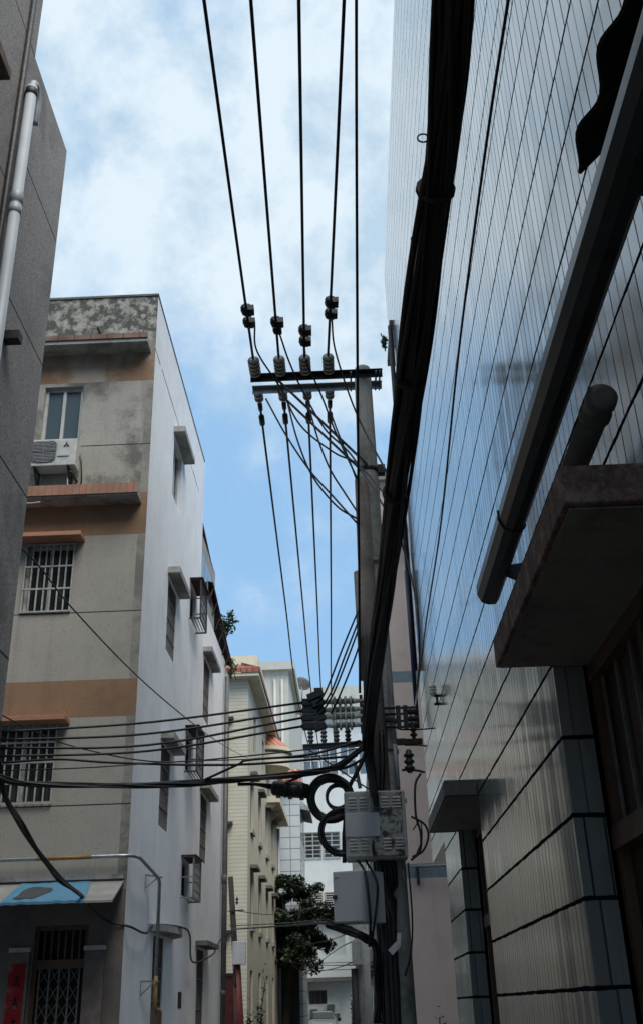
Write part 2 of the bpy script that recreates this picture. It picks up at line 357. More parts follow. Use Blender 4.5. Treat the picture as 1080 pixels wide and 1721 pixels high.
M['ledgebrown'] = stucco('reddish_canopy_edge', (.20,.135,.12), 40, .6, .35, (.33,.26,.23), .7, (.50,.60), 9, (.07,.05,.045), .75, (.48,.66), 9)
M['softgrey'] = stucco('canopy_underside', (.27,.255,.24), 50, .3, .15, (.12,.11,.10), .7, (.48,.66), 2.6)
def peeled():
    b = NB('peeled_box_door'); f = b.noise(9, 8, .72, None, .6); g = b.noise(3.2, 4, .6, b.map((1,1,1), (4,2,9)))
    m = b.rng(b.math('ADD', f, b.math('MULTIPLY', g, .6)), .74, .86); b.bump(f, .3, .004)
    return b.out(b.mix(m, (.40,.40,.375), (.05,.052,.05)), .6, 0, .4)
M['peeled'] = peeled()
M['boxbody'] = stucco('dirty_box_paint', (.52,.51,.475), 40, .06, .08, (.13,.13,.12), .55, (.52,.7), 4, (.14,.135,.12), .5, (.52,.74), 16, .55)
def leafmat(name, c, d):
    b = NB(name); r, _ = b.white(b.map((9,9,9))); f = b.noise(2.2, 3)
    return b.out(b.mix(b.math('ADD', b.math('MULTIPLY', f, .7), b.math('MULTIPLY', r, .3)), d, c), .5, 0, .4)
M['leaf'] = leafmat('dark_leaves', (.048,.072,.034), (.016,.027,.015))
M['leaf2'] = leafmat('fresh_leaves', (.07,.13,.045), (.03,.06,.02))

X, Y, Z = Vector((1,0,0)), Vector((0,1,0)), Vector((0,0,1))
XL, XR, YF = -3.22, 1.25, 15.2
# ------------------------------------------------------------------ setting
g = MB(); g.quad((-900,-900,0), (900,-900,0), (900,900,0), (-900,900,0)); tag(link('ground', g, M['grnd']), None, None, kind='structure')
g = MB(); g.quad((XL,-20,.006), (XR,-20,.006), (XR,72,.006), (XL,72,.006)); tag(link('alley_pavement', g, M['concrete_dk']), None, None, kind='structure')

def win(parent, O, U, V, N, w, h, depth=.14, cols=2, rows=1, fw=.05, gm='glass', fm='frame', bars=None, name='window'):
    """O = lower left outer corner of the opening; a pane with a frame and, if asked, a grille"""
    O, U, V, N = Vector(O), Vector(U), Vector(V), Vector(N); P = lambda u, v, d=0: O+U*u+V*v-N*d
    a = MB().quad(P(-.02, -.02, depth), P(w+.02, -.02, depth), P(w+.02, h+.02, depth), P(-.02, h+.02, depth))
    pane = link(name, a, M[gm], parent)
    if fm:
        f = MB(); d = depth-.025
        for k in range(cols+1):
            u = fw/2+(w-fw)*k/cols; f.obox(P(u, h/2, d), U, V, N, fw/2, h/2, .02)
        for k in range(rows+1):
            v = fw/2+(h-fw)*k/rows; f.obox(P(w/2, v, d+.003), U, V, N, w/2, fw/2, .018)
        link('window_frame', f, M[fm], pane)
    if bars:
        nv, nh, bm, out, bw = bars; f = MB()
        for k in range(nv+1): u = w*k/nv; f.obox(P(u, h/2, -out), U, V, N, bw/2, h/2+.01, bw/2)
        for k in range(nh+1): v = h*k/nh; f.obox(P(w/2, v, -out-.004), U, V, N, w/2+.012, bw*.6, bw*.55)
        link('security_bars', f, M[bm], pane)
    return pane

# ------------------------------------------------------------------ tiled building on the right
def tiled_building():
    b = thing('apartment_building', 'tall building clad in pale glossy strip tiles rising along the right side of the alley', 'building', (XR+4, 5, 0))
    H = 16.05; w = MB()
    # alley face: u along +Y from y=-8, v = z
    y0 = -8.0; d1 = (3.6-y0, 5.78-y0, 0, 3.47); d2 = (9.82-y0, 11.92-y0, 0, 3.47)
    w.wall((XR, y0, 0), Y, Z, -X, (0, 13.75-y0), (0, 3.6), (d1, d2), .18)
    w.wall((XR, y0, 3.6), Y, Z, -X, (0, 15.95-y0), (0, H-3.6))
    w.quad((XR, 13.75, 0), (9, 13.75, 0), (9, 13.75, 3.6), (XR, 13.75, 3.6)); w.quad((XR, 13.75, 3.6), (9, 13.75, 3.6), (9, 15.95, 3.6), (XR, 15.95, 3.6))
    w.quad((XR, 15.95, 3.6), (9, 15.95, 3.6), (9, 15.95, H), (XR, 15.95, H)); w.quad((9, y0, 0), (9, 15.95, 0), (9, 15.95, H), (9, y0, H))
    w.quad((XR, y0, 0), (9, y0, 0), (9, y0, H), (XR, y0, H)); w.quad((XR, y0, H), (9, y0, H), (9, 15.95, H), (XR, 15.95, H))
    link('wall', w, M['tile'], b)
    # top storey bay past the far corner
    k = MB().box(XR+.004, 5, 15.95, 17.3, 13.75, H-.05); link('bay', k, M['tile'], b)
    k = MB().box(XR-.06, 5, 15.96, 17.36, 13.62, 13.746); link('bay_slab', k, M['ledgebrown'], b)
    # canopies over the two doorways
    k = MB().box(.91, XR-.002, 3.58, 5.76, 3.47, 3.64); c1 = link('canopy', k, M['ledgebrown'], b, bevel=.008)
    k = MB().box(.935, 1.45, 3.62, 5.72, 3.458, 3.4655); link('soffit', k, M['softgrey'], c1)
    k = MB().box(.93, XR-.002, 9.8, 12.1, 3.47, 3.62); c2 = link('canopy', k, M['concrete_dk'], b, bevel=.008)
    k = MB().box(.95, 1.45, 9.83, 11.90, 3.458, 3.4655); link('soffit', k, M['softgrey'], c2)
    # doorway 1: wooden frame with transom and leaves, set back; doorway 2 a plain dark door
    for (ya, yb, wm) in ((3.6, 5.78, 'wood'), (9.82, 11.92, 'wood')):
        k = MB(); xd = 1.52
        k.box(xd, xd+.05, ya-.1, yb+.1, 0, 3.5); door = link('door', k, M[wm], b)
        f = MB()
        for yy in (ya+.03, (ya+yb)/2, yb-.03): f.box(xd-.06, xd-.002, yy-.04, yy+.04, 0, 3.47)
        f.box(xd-.075, xd-.004, ya, yb, 2.42, 2.54); f.box(xd-.075, xd-.004, ya, yb, 3.36, 3.47); f.box(xd-.05, xd-.003, ya, yb, .9, 1.0)
        link('door_frame', f, M['wood2'], door)
        f = MB()
        for k2 in range(7): yy = ya+.16+(yb-ya-.3)*k2/6; f.box(xd-.03, xd-.015, yy-.012, yy+.012, 2.54, 3.36)
        link('transom_bars', f, M['darkbars'], door)
        h = MB().tube([(xd-.08, ya+.95, 1.0), (xd-.1, ya+.95, 1.05), (xd-.1, ya+.95, 1.2), (xd-.08, ya+.95, 1.25)], .012, 6); link('door_handle', h, M['dullgalv'], door)
    return b
tiled_building()
# gutter with a corrugated awning sheet above it
aw = thing('awning', 'dark corrugated awning sheet with a rounded metal gutter fixed high on the tiled wall', 'awning', (1.0, 3, 3.9))
def awning():
    yA, yB = -2.0, 6.0; xc, zc, r = .965, 4.05, .085
    s = MB()
    prof = [(xc-r, zc+.04), (xc-r, zc-.015), (xc-.062, zc-.068), (xc-.02, zc-.085), (xc+.025, zc-.085), (xc+.05, zc-.055), (xc+.055, zc+.05)]
    inner = [(xc+(x-xc)*.93, zc+(z-zc)*.93) for x, z in prof]
    o = prof+inner[::-1]
    def pt(q, yy): return (q[0], yy, q[1])
    for i in range(len(o)):
        a, c = o[i], o[(i+1) % len(o)]; s.quad(pt(a, yA), pt(a, yB), pt(c, yB), pt(c, yA))
    for yy in (yA, yB):
        for i in range(len(prof)-1): s.quad(pt(prof[i], yy), pt(prof[i+1], yy), pt(inner[i+1], yy), pt(inner[i], yy))
    for yy in (1.1, 4.9): link('gutter_strap', MB().tube([(xc+(q[0]-xc)*1.05, yy, zc+(q[1]-zc)*1.05) for q in prof], .005, 6), M['dksteel'], aw)
    # closed end cap
    s.quad(*[pt(q, yB-.012) for q in prof])
    link('gutter', s, M['gutterm'], aw)
    s = MB(); yS0, yS1 = -2.0, 2.65; ny = 150; nx = 10; th = .012; x0, x1, z0, z1 = .90, 1.245, 4.33, 4.46
    def sp(i, j, d=0):
        yy = yS0+(yS1-yS0)*i/ny; t = j/nx; a = .023*math.sin(2*math.pi*(yy-yS1)/.33+4.75)+d
        return (.888+.335*t-.78*a, yy, 4.31+.36*t+.63*a)
    for i in range(ny):
        for j in range(nx):
            for d, rev in ((0, 0), (th, 1)): s.quad(sp(i,j,d), sp(i+1,j,d), sp(i+1,j+1,d), sp(i,j+1,d), sm=True)
        s.quad(sp(i,0), sp(i+1,0), sp(i+1,0,th), sp(i,0,th))
    for j in range(nx): s.quad(sp(ny,j), sp(ny,j+1), sp(ny,j+1,th), sp(ny,j,th))
    link('corrugated_sheet', s, M['corr'], aw)
    for yy in (0.2, 2.4, 5.55):
        s = MB(); s.prism([(xc-.07, yy, zc-.02), (xc+.10, yy, zc-.10), (1.246, yy, zc-.16), (1.246, yy, zc+.02), (xc+.1, yy, zc)], (0, .03, 0))
        link('bracket', s, M['dksteel'], aw)
awning()
pp = thing('drain_pipe', 'short dark plastic pipe with a capped socket lying above the reddish doorway canopy', 'pipe', (1.1, 4.8, 3.9))
pa = atX(1012, 664, 1.06); pz = pa.z
k = MB().tube([(1.06, pa.y+.05, pz), (1.06, 4.6, pz-.01), (1.06, 6.1, pz-.02)], .056, 18); link('pipe', k, M['pvc_dirty'], pp)
k = MB().lathe(pa, Y, [(0,.03), (.003,.05), (.012,.062), (.05,.064), (.055,.059), (.12,.059), (.125,.066), (.15,.066), (.155,.057)], 18); link('socket', k, M['pvc_dirty'], pp)
# pipes beside the far corner and between the piers
k = MB().tube([(1.19, 15.9, 6.6), (1.19, 15.9, 13.55)], .045, 10)
tag(link('drain_pipe', k, M['dksteel'], None, (1.19, 15.9, 6.6)), 'black downpipe running up the far corner of the tall tiled wall', 'pipe')
k = MB().tube([(1.15, 15.7, 5.6), (1.15, 15.72, 8.3)], .035, 10)
tag(link('conduit', k, M['bluecable'], None, (1.15, 15.7, 4.6)), 'dark blue conduit in front of the black downpipe on the tiled wall', 'conduit')
k = MB().tube([(1.31, 9.9, .0), (1.31, 9.9, 3.46)], .05, 12)
tag(link('downpipe', k, M['dksteel'], None, (1.31, 9.9, 0)), 'black downpipe in the tiled doorway under the smaller dark canopy', 'pipe')

# ------------------------------------------------------------------ the two grey buildings at the near left
def near_left():
    b = thing('apartment_building', 'grey roughcast building at the left edge with a sloping-looking roofline and white downpipe', 'building', (XL-4, 8.4, 0))
    zs = [0, 4.79, 4.815, 6.55, 6.575, 8.22, 8.245, 10.0, 10.025, 11.5]
    w = MB(); mf = lambda u, v: 1 if any(abs(v-z) < .012 for z in (4.80, 6.56, 8.23, 10.01)) else 0
    w.wall((XL, 7.76, 0), Y, Z, X, (0, 1.46), zs, mf=mf); w.wall((XL, 9.22, 0), -X, Z, Y, (0, 9), zs, mf=mf)
    w.quad((XL, 7.66, 11.5), (XL, 9.22, 11.5), (XL-9, 9.22, 11.5), (XL-9, 7.66, 11.5)); w.quad((XL-9, 7.66, 0), (XL-9, 9.22, 0), (XL-9, 9.22, 11.5), (XL-9, 7.66, 11.5)); w.quad((XL, 7.66, 0), (XL-9, 7.66, 0), (XL-9, 7.66, 11.5), (XL, 7.66, 11.5))
    link('wall', w, [M['grey'], M['joint']], b)
    b2 = thing('apartment_building', 'taller grey building nearest at the upper left corner with a window canopy', 'building', (XL-4, 2, 0))
    H = 17.0; zs = [0, 4.80, 4.825, 7.1, 7.125, 9.25, 9.275, 11.4, 11.425, H]
    mf = lambda u, v: 1 if any(abs(v-z) < .014 for z in (4.81, 7.11, 9.26, 11.41)) else 0
    w = MB(); hole = (4.4+8, 6.2+8, 8.5, 9.66)
    w.wall((XL+.03, -8, 0), Y, Z, X, (0, 15.75), zs, (hole,), .15, mf); xx = XL+.03
    w.quad((xx, 7.75, 0), (xx-9, 7.75, 0), (xx-9, 7.75, H), (xx, 7.75, H)); w.quad((xx, -8, H), (xx-9, -8, H), (xx-9, 7.75, H), (xx, 7.75, H)); w.quad((xx-9, -8, 0), (xx-9, 7.56, 0), (xx-9, 7.56, H), (xx-9, -8, H)); w.quad((xx, -8, 0), (xx-9, -8, 0), (xx-9, -8, H), (xx, -8, H))
    link('wall', w, [M['grey2'], M['joint']], b2)
    win(b2, (xx, 4.4, 8.5), Y, Z, X, 1.80, 1.16, .12, 2, 1, .05)
    k = MB().box(xx, xx+.25, 4.2, 6.64, 9.72, 9.84); link('window_canopy', k, M['ledgebrown'], b2, bevel=.006)
    k = MB().tube([(xx+.035, 7.42, 0), (xx+.035, 7.42, 8.6), (xx+.035, 7.42, 16)], .032, 8)
    tag(link('downpipe', k, M['dksteel'], None, (xx, 7.6, 0)), 'thin black pipe running up beside the white downpipe at upper left', 'pipe')
    d = thing('downpipe', 'white plastic downpipe with an elbow and sockets on the grey left wall', 'pipe', (XL, 7.75, 0))
    yp = 7.60; xp = XL+.105
    k = MB().tube([(xp, yp, 0), (xp, yp, 10.75)], .058, 14); link('pipe', k, M['pvc'], d)
    for zz in (8.95, 5.6):
        k = MB(); k.lathe((xp, yp, zz), Z, [(0,.06), (.004,.065), (.09,.065), (.094,.061), (.14,.061), (.144,.066), (.26,.066), (.27,.06)], 14)
        link('socket', k, M['pvc'], d)
    k = MB().tube(spline([(xp, yp, 10.72), (xp, yp+.03, 10.84), (xp, yp+.12, 10.88), (xp, yp+.20, 10.78), (xp-.01, yp+.24, 10.62), (xp-.03, yp+.27, 10.50)]), .042, 12); link('elbow', k, M['pvc'], d)
    k = MB().lathe((xp, yp, 10.62), Z, [(0,.06), (.005,.066), (.09,.066), (.095,.06)], 14); link('collar', k, M['dksteel'], d)
    k = MB().box(XL-.01, XL+.16, 7.98, 8.10, 7.70, 7.80)
    tag(link('pipe_bracket', k, M['dksteel'], None, (XL, 8.0, 7.7)), 'small dark bracket stub on the grey left wall below the white downpipe', 'bracket')
near_left()

# ------------------------------------------------------------------ corner building with the white side wall
def corner_building():
    b = thing('apartment_building', 'four storey corner building with beige front, brown bands and a white side wall', 'building', (XL-3, YF+3, 0))
    H = 13.97; W = 7.2
    holes = [(W-1.98, W-1.28, 10.72, 11.98), (W-1.98, W-1.18, 7.6, 8.8), (W-2.2, W-1.2, 4.54, 5.76), (W-1.28, W-.50, 0, 2.85)]
    def mf(u, v):
        if v < 3.3: return 7  # ground floor rows take the plaster darkened for shade
        if v > 12.95: return 4
        if 12.05 < v < 12.75: return 3 
        if 8.95 < v < 9.75 or 5.83 < v < 6.43: return 2
        if any(abs(v-q) < .012 for q in (10.71, 7.57, 4.5)): return 5
        if u > W-.14 and v > 3.3: return 6
        if 9.7 < v < 12.1: return 1
        return 0
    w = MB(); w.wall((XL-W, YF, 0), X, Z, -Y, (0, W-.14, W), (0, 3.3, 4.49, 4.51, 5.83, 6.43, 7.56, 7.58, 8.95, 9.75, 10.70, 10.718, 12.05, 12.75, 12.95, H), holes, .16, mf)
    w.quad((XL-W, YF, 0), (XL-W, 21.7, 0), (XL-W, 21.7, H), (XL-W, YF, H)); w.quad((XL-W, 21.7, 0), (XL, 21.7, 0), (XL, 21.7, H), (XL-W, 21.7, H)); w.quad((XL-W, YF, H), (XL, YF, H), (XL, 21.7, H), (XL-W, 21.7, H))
    link('front_wall', w, [M['beige'], M['beige_worn'], M['band'], M['band_worn'], M['mould'], M['joint'], M['corner'], M['shaded_base']], b)
    ho = []
    for z0, z1 in ((10.9, 12.2), (7.68, 9.08), (4.55, 5.96), (.9, 2.82)): ho.append((17.48-YF, 18.45-YF, z0, z1))
    for z0, z1 in ((9.3, 10.05), (6.05, 6.8), (3.68, 4.3)): ho.append((20.15-YF, 20.95-YF, z0, z1))
    ho2 = []
    for z0, z1 in ((7.72, 9.15), (4.62, 6.02), (.6, 2.85)): ho2.append((22.45-21.7, 23.5-21.7, z0, z1))
    w = MB(); w.wall((XL, YF, 0), Y, Z, X, (0, 21.7-YF), (0, H), ho, .13); w.wall((XL, 21.7, 0), Y, Z, X, (0, 26.6-21.7), (0, 10.35), ho2, .13)
    w.quad((XL, 26.6, 0), (XL-W, 26.6, 0), (XL-W, 26.6, 10.35), (XL, 26.6, 10.35)); w.quad((XL, 21.7, 10.35), (XL, 26.6, 10.35), (XL-W, 26.6, 10.35), (XL-W, 21.7, 10.35))
    w.quad((XL-W, 21.7, 0), (XL-W, 26.6, 0), (XL-W, 26.6, 10.35), (XL-W, 21.7, 10.35))
    link('side_wall', w, M['white'], b)
    # crack and coping lines on the white wall, dark parapet cap
    k = MB().box(XL-W-.02, XL+.012, YF-.02, YF+.2, H, H+.045); k.box(XL-.2, XL+.014, YF+.2, 21.72, H, H+.03); link('coping', k, [M['concrete_dk']], b)
    k = MB(); random.seed(3); yy = YF
    while yy < 21.6:
        L = .12+random.random()*.3; zz = 12.74+random.uniform(-.012, .012)
        if random.random() < .88: k.obox((XL+.001, yy+L/2, zz), Y, Z, X, L/2, .006+random.random()*.012, .002)
        yy += L*.97
    link('crack', k, M['concrete_dk'], b)
    # ledges on the front
    k = MB().box(XL-W, XL-.08, YF-.36, YF, 12.66, 12.80); l1 = link('ledge', k, M['concrete'], b, bevel=.006)
    k = MB().box(XL-W, XL-.075, YF-.385, YF-.362, 12.74, 12.84); link('edge_tiles', k, M['brickedge_old'], l1)
    k = MB().box(XL-W, XL-.10, YF-.36, YF, 9.52, 9.66); l2 = link('ledge', k, M['concrete'], b, bevel=.006)
    k = MB().box(XL-W, XL-.095, YF-.385, YF-.362, 9.55, 9.74); link('edge_tiles', k, M['brickedge'], l2)
    for z in (8.83, 5.73):
        k = MB().box(XL-2.3, XL-1.02, YF-.32, YF, z, z+.075); link('window_hood', k, M['salmon'], b, bevel=.006)
    for (zz, xx) in ((12.98, XL-1.0), (10.0, XL-1.25)):
        k = MB().tube([(xx, YF+.05, zz), (xx, YF-.42, zz-.02)], .02, 8); link('drain_spout', k, M['rust'], b)
    # front windows and door
    win(b, (XL-1.98, YF, 10.72), X, Z, -Y, .70, 1.26, .12, 2, 1, .055, 'blueglass', 'whitemetal')
    win(b, (XL-1.98, YF, 7.6), X, Z, -Y, .80, 1.2, .13, 2, 1, .05, 'curtain', 'frame', (7, 3, 'barsm', .02, .022))
    win(b, (XL-2.2, YF, 4.54), X, Z, -Y, 1.0, 1.22, .13, 2, 1, .055, 'curtain', 'frame', (8, 4, 'barsm', .04, .022))
    k = MB().quad((XL-1.3, YF+.155, 0), (XL-.48, YF+.155, 0), (XL-.48, YF+.155, 2.9), (XL-1.3, YF+.155, 2.9)); d = link('door', k, M['black'], b)
    k = MB()
    for xx in (XL-1.25, XL-.53): k.box(xx-.03, xx+.03, YF+.06, YF+.13, 0, 2.85)
    k.box(XL-1.28, XL-.5, YF+.055, YF+.125, 2.28, 2.40); k.box(XL-1.28, XL-.5, YF+.056, YF+.124, 2.78, 2.85)
    for i in range(6): xx = XL-1.14+.10*i; k.box(xx-.012, xx+.012, YF+.08, YF+.10, 2.40, 2.78)
    link('door_frame', k, M['wood2'], d)
    k = MB()
    for i in range(5): xx = XL-1.18+.14*i; k.box(xx-.012, xx+.012, YF+.085, YF+.11, 0, 2.28)
    for i in range(10):
        for j in range(4):
            xx = XL-1.18+.14*j; zz = .1+.22*i
            k.bar((xx, YF+.09, zz), (xx+.14, YF+.09, zz+.22), .009)
            k.bar((xx+.14, YF+.102, zz), (xx, YF+.102, zz+.22), .009)
    link('folding_gate', k, M['darkbars'], d)
    # side wall hoods, windows and cages
    for z in (12.26, 9.15, 6.0): link('window_hood', MB().box(XL, XL+.23, 17.38, 18.78, z, z+.13), M['concrete'], b, bevel=.006)
    link('window_hood', MB().prism([(XL+.32*math.sin(math.pi*i/12)**.6, 17.0+2.4*i/12, 2.86) for i in range(13)], (0, 0, .10)), M['concrete'], b)
    for z in (9.22, 6.08): link('window_hood', MB().box(XL, XL+.21, 22.28, 24.0, z, z+.12), M['concrete'], b, bevel=.006)
    link('window_hood', MB().box(XL, XL+.25, 22.2, 24.1, 2.90, 2.99), M['concrete_dk'], b)
    for i, (y0, y1, z0, z1) in enumerate([(h[0]+YF, h[1]+YF, h[2], h[3]) for h in ho[:4]]):
        win(b, (XL, y0, z0), Y, Z, X, y1-y0, z1-z0, .11, 2, 1, .05, 'blueglass' if i == 0 else 'curtain', 'frame' if i == 0 else 'brownframe', None if i == 0 else (8, 4, 'darkbars', -.03, .018))
    for (y0, y1, z0, z1) in [(h[0]+21.7, h[1]+21.7, h[2], h[3]) for h in ho2]:
        win(b, (XL, y0, z0), Y, Z, X, y1-y0, z1-z0, .11, 2, 1, .05, 'curtain', 'brownframe', (8, 4, 'darkbars', -.03, .018))
    for n, (z0, z1) in enumerate(((9.22, 10.12), (5.98, 6.88), (3.62, 4.36))):
        pane = win(b, (XL, 20.15, ho[4+n][2]), Y, Z, X, .8, ho[4+n][3]-ho[4+n][2], .11, 2, 1, .05, 'black', 'brownframe')
        c = MB(); y0, y1, x1 = 20.06, 21.02, XL+.24
        for yy in (y0, y1):
            for (a, e) in (((XL,z0),(x1,z0)), ((x1,z0),(x1,z1)), ((x1,z1),(XL,z1))): c.bar((a[0],yy,a[1]), (e[0],yy,e[1]), .028)
            c.bar((XL,yy,(z0+z1)/2), (x1,yy,(z0+z1)/2), .02)
        for zz in (z0, z1): c.bar((x1,y0,zz), (x1,y1,zz), .028)
        for k2 in range(1, 7): yy = y0+(y1-y0)*k2/7; c.bar((x1,yy,z0), (x1,yy,z1), .014)
        for k2 in range(1, 5): c.bar((x1,y0,z0+(z1-z0)*k2/5), (x1,y1,z0+(z1-z0)*k2/5), .014)
        for k2 in range(1, 4): c.bar((XL+.24*k2/4,y0,z0), (XL+.24*k2/4,y1,z0), .014)
        link('window_cage', c, M['dksteel' if n < 2 else 'darkbars'], b)
        t = MB().box(XL, x1+.05, y0-.04, y1+.06, z1+.016, z1+.03); link('cage_roof', t, M['rust'], b)
    link('vent', MB().box(XL-.05, XL+.006, 20.15, 20.55, 1.75, 2.02), M['black'], b)
    # tin roofs on the lower rear part
    k = MB()
    k.prism([(XL-1.6, 21.75, 12.75), (XL+.0, 21.75, 12.30), (XL+.0, 21.75, 12.25), (XL-1.6, 21.75, 12.69)], (0, 1.75, -.35))
    r1 = link('tin_roof', k, M['rust'], b)
    k = MB().box(XL-.05, XL-.01, 21.8, 24.2, 10.35, 12.0); link('shed_wall', k, M['ledgebrown'], b)
    k = MB().wall((XL-.008, 21.8, 10.35), Y, Z, X, (0, .35, .5, 1.0, 1.1, 1.7, 1.8, 2.35), (0, .4, 1.2, 1.6), mf=lambda u, v: 1 if v > .4 and v < 1.2 and (u < .35 or .5 < u < 1.0 or 1.1 < u < 1.7) else 0); link('shed_front', k, [M['concrete'], M['farglass']], b)
    s = MB(); n = 80
    def rp(i, j, d):
        yy = 22.9+(27.3-22.9)*i/n; t = j/6; return (XL-1.4+(1.52)*t, yy, 11.72-.55*t-(yy-22.9)*.17+.035*math.sin(yy*2*math.pi/.26)+d)
    for i in range(n):
        for j in range(6):
            for d in (0, .02): s.quad(rp(i,j,d), rp(i+1,j,d), rp(i+1,j+1,d), rp(i,j+1,d), sm=True)
        s.quad(rp(i,6,0), rp(i+1,6,0), rp(i+1,6,.02), rp(i,6,.02))
    for j in range(6): s.quad(rp(n,j,0), rp(n,j+1,0), rp(n,j+1,.02), rp(n,j,.02)); s.quad(rp(0,j,0), rp(0,j+1,0), rp(0,j+1,.02), rp(0,j,.02))
    link('corrugated_roof', s, M['corr'], b)
    s = MB()
    for i in range(7):
        yy = 23.0+.7*i; z = 11.12-(yy-22.9)*.17; s.bar((XL, yy, z-.35), (XL+.12, yy, z), .03); s.bar((XL-.2, yy, 10.35), (XL-.2, yy, z+.1), .035)
    s.bar((XL+.12, 22.9, 11.15), (XL+.12, 27.3, 10.40), .03); s.bar((XL+.12, 24.4, 10.65), (XL+.12, 27.3, 10.2), .02); s.bar((XL+.2, 25.8, 10.35), (XL+.2, 27.5, 10.1), .02)
    link('roof_frame', s, M['rust'], b)
    return b
corner_building()
# gas pipe round the corner
gp = thing('gas_pipe', 'grey and yellow gas pipe bending round the corner of the white wall', 'pipe', (XL, YF-.14, 0))
k = MB().tube([(XL-7, YF-.14, 3.72), (XL-.1, YF-.14, 3.74), (XL+.10, YF-.10, 3.74), (XL+.16, YF+.06, 3.73), (XL+.16, 16.85, 3.62), (XL+.16, 16.95, 3.55), (XL+.16, 16.96, 2.2)], .028, 10); link('grey_run', k, M['galv'], gp)
k = MB().tube([(XL+.16, 16.96, 2.2), (XL+.16, 16.96, 1.78), (XL+.16, 17.02, 1.74), (XL+.16, 17.4, 1.72), (XL+.16, 17.45, 1.68), (XL+.16, 17.45, .6)], .031, 10); link('yellow_run', k, M['yellowp'], gp)
k = MB().tube([(XL-1.3, YF-.14, 3.735), (XL-.5, YF-.14, 3.738)], .0300, 10); link('orange_sleeve', k, M['yellowp'], gp)
for zz in (3.5, 1.98):
    k = MB(); yy = 16.55
    k.bar((XL, yy, zz+.14), (XL+.2, yy+.4, zz+.14), .022); k.bar((XL, yy, zz-.08), (XL, yy, zz+.14), .022); k.bar((XL, yy, zz-.06), (XL+.15, yy+.3, zz+.13), .018); link('bracket', k, M['dullgalv'], gp)
# awning over the door with the blue tarp on it
da = thing('door_awning', 'flat grey sheet awning sloping out above the dark doorway of the beige front', 'awning', (XL-1, YF-.3, 3.2))
k = MB().prism([(XL-2.6, YF-.005, 3.42), (XL-.04, YF-.005, 3.42), (XL+.02, YF-.95, 3.07), (XL-2.6, YF-.95, 3.07)], (0, 0, -.03)); link('sheet', k, M['sheet'], da)
k = MB().box(XL-2.6, XL-.04, YF-.06, YF, 3.44, 3.50); link('flashing', k, M['concrete'], da)
k = MB(); n = 14
def tp(u, v, d=0): 
    a = Vector((atY(36, 1487, YF-.03).x, YF-.03, 3.41)).lerp(Vector((atY(154, 1487, YF-.03).x, YF-.03, 3.41)), u); c = Vector((atY(0, 1513, YF-.97).x, YF-.97, 3.065)).lerp(Vector((atY(142, 1513, YF-.97).x, YF-.97, 3.065)), u)
    return a.lerp(c, v)+Z*(.012+d+.006*math.sin(u*23+v*5)*math.sin(u*9-v*4)+.003*math.sin(u*41+v*17))
n = 48
for i in range(n):
    for j in range(8): k.quad(tp(i/n,j/8), tp((i+1)/n,j/8), tp((i+1)/n,(j+1)/8), tp(i/n,(j+1)/8), sm=True)
    k.quad(tp(i/n,1), tp((i+1)/n,1), tp((i+1)/n,1)-Z*.035, tp(i/n,1)-Z*.035)
tp0 = thing('tarpaulin', 'blue tarpaulin laid over the grey awning sheet above the dark doorway', 'tarpaulin', (XL-1.4, YF-.5, 3.2)); link('sheet', k, M['tarp'], tp0)
k = MB(); pts = [tp(.30+.2*math.cos(a)*(1+.18*math.sin(3*a+1)), .58+.30*math.sin(a)*(1+.25*math.sin(2*a))-.16*math.cos(a), .009) for a in [2*math.pi*i/28 for i in range(28)]]
k.quad(*pts); link('patch', k, M['darkwall'], tp0)
# door posts with paper couplets
for i, (xx, red) in enumerate(((XL-1.44, True), (XL-.385, False))):
    dp = thing('door_post', 'grey door post carrying the red paper couplet left of the folding gate' if red else 'bare grey door post right of the folding gate under the awning', 'door post', (xx, YF-.05, 0))
    link('post', MB().box(xx-.14, xx+.14, YF-.06, YF, 0, 2.5), M['postgrey'], dp, bevel=.005); link('cap', MB().box(xx-.15, xx+.15, YF-.09, YF, 2.502, 2.56), M['offwhite'], dp)
    if red:
        k = MB().box(xx-.13, xx+.10, YF-.066, YF-.0615, .3, 2.36); tag(link('couplet', k, M['red'], None, (xx, YF-.06, .3)), 'faded red paper couplet with dark characters pasted on the left door post', 'couplet')
        k = MB(); random.seed(11); o = bpy.data.objects['couplet']
        for c in range(7):
            zc = 2.12-c*.26; xc = xx+.0
            for (a, e) in (((-.055,.04),(.055,.045)), ((0,.08),(0,-.01)), ((0,.03),(-.06,-.07)), ((0,.03),(.06,-.07)), ((-.05,-.02+.02*(c%2)),(.045,-.02)), ((-.03,.07),(.03,.075-.02*(c%3)))):
                k.bar((xc+a[0], YF-.068, zc+a[1]), (xc+e[0], YF-.068, zc+e[1]), .016, .004, up=(0,1,0))
        link('lettering', k, M['glyph'], o)

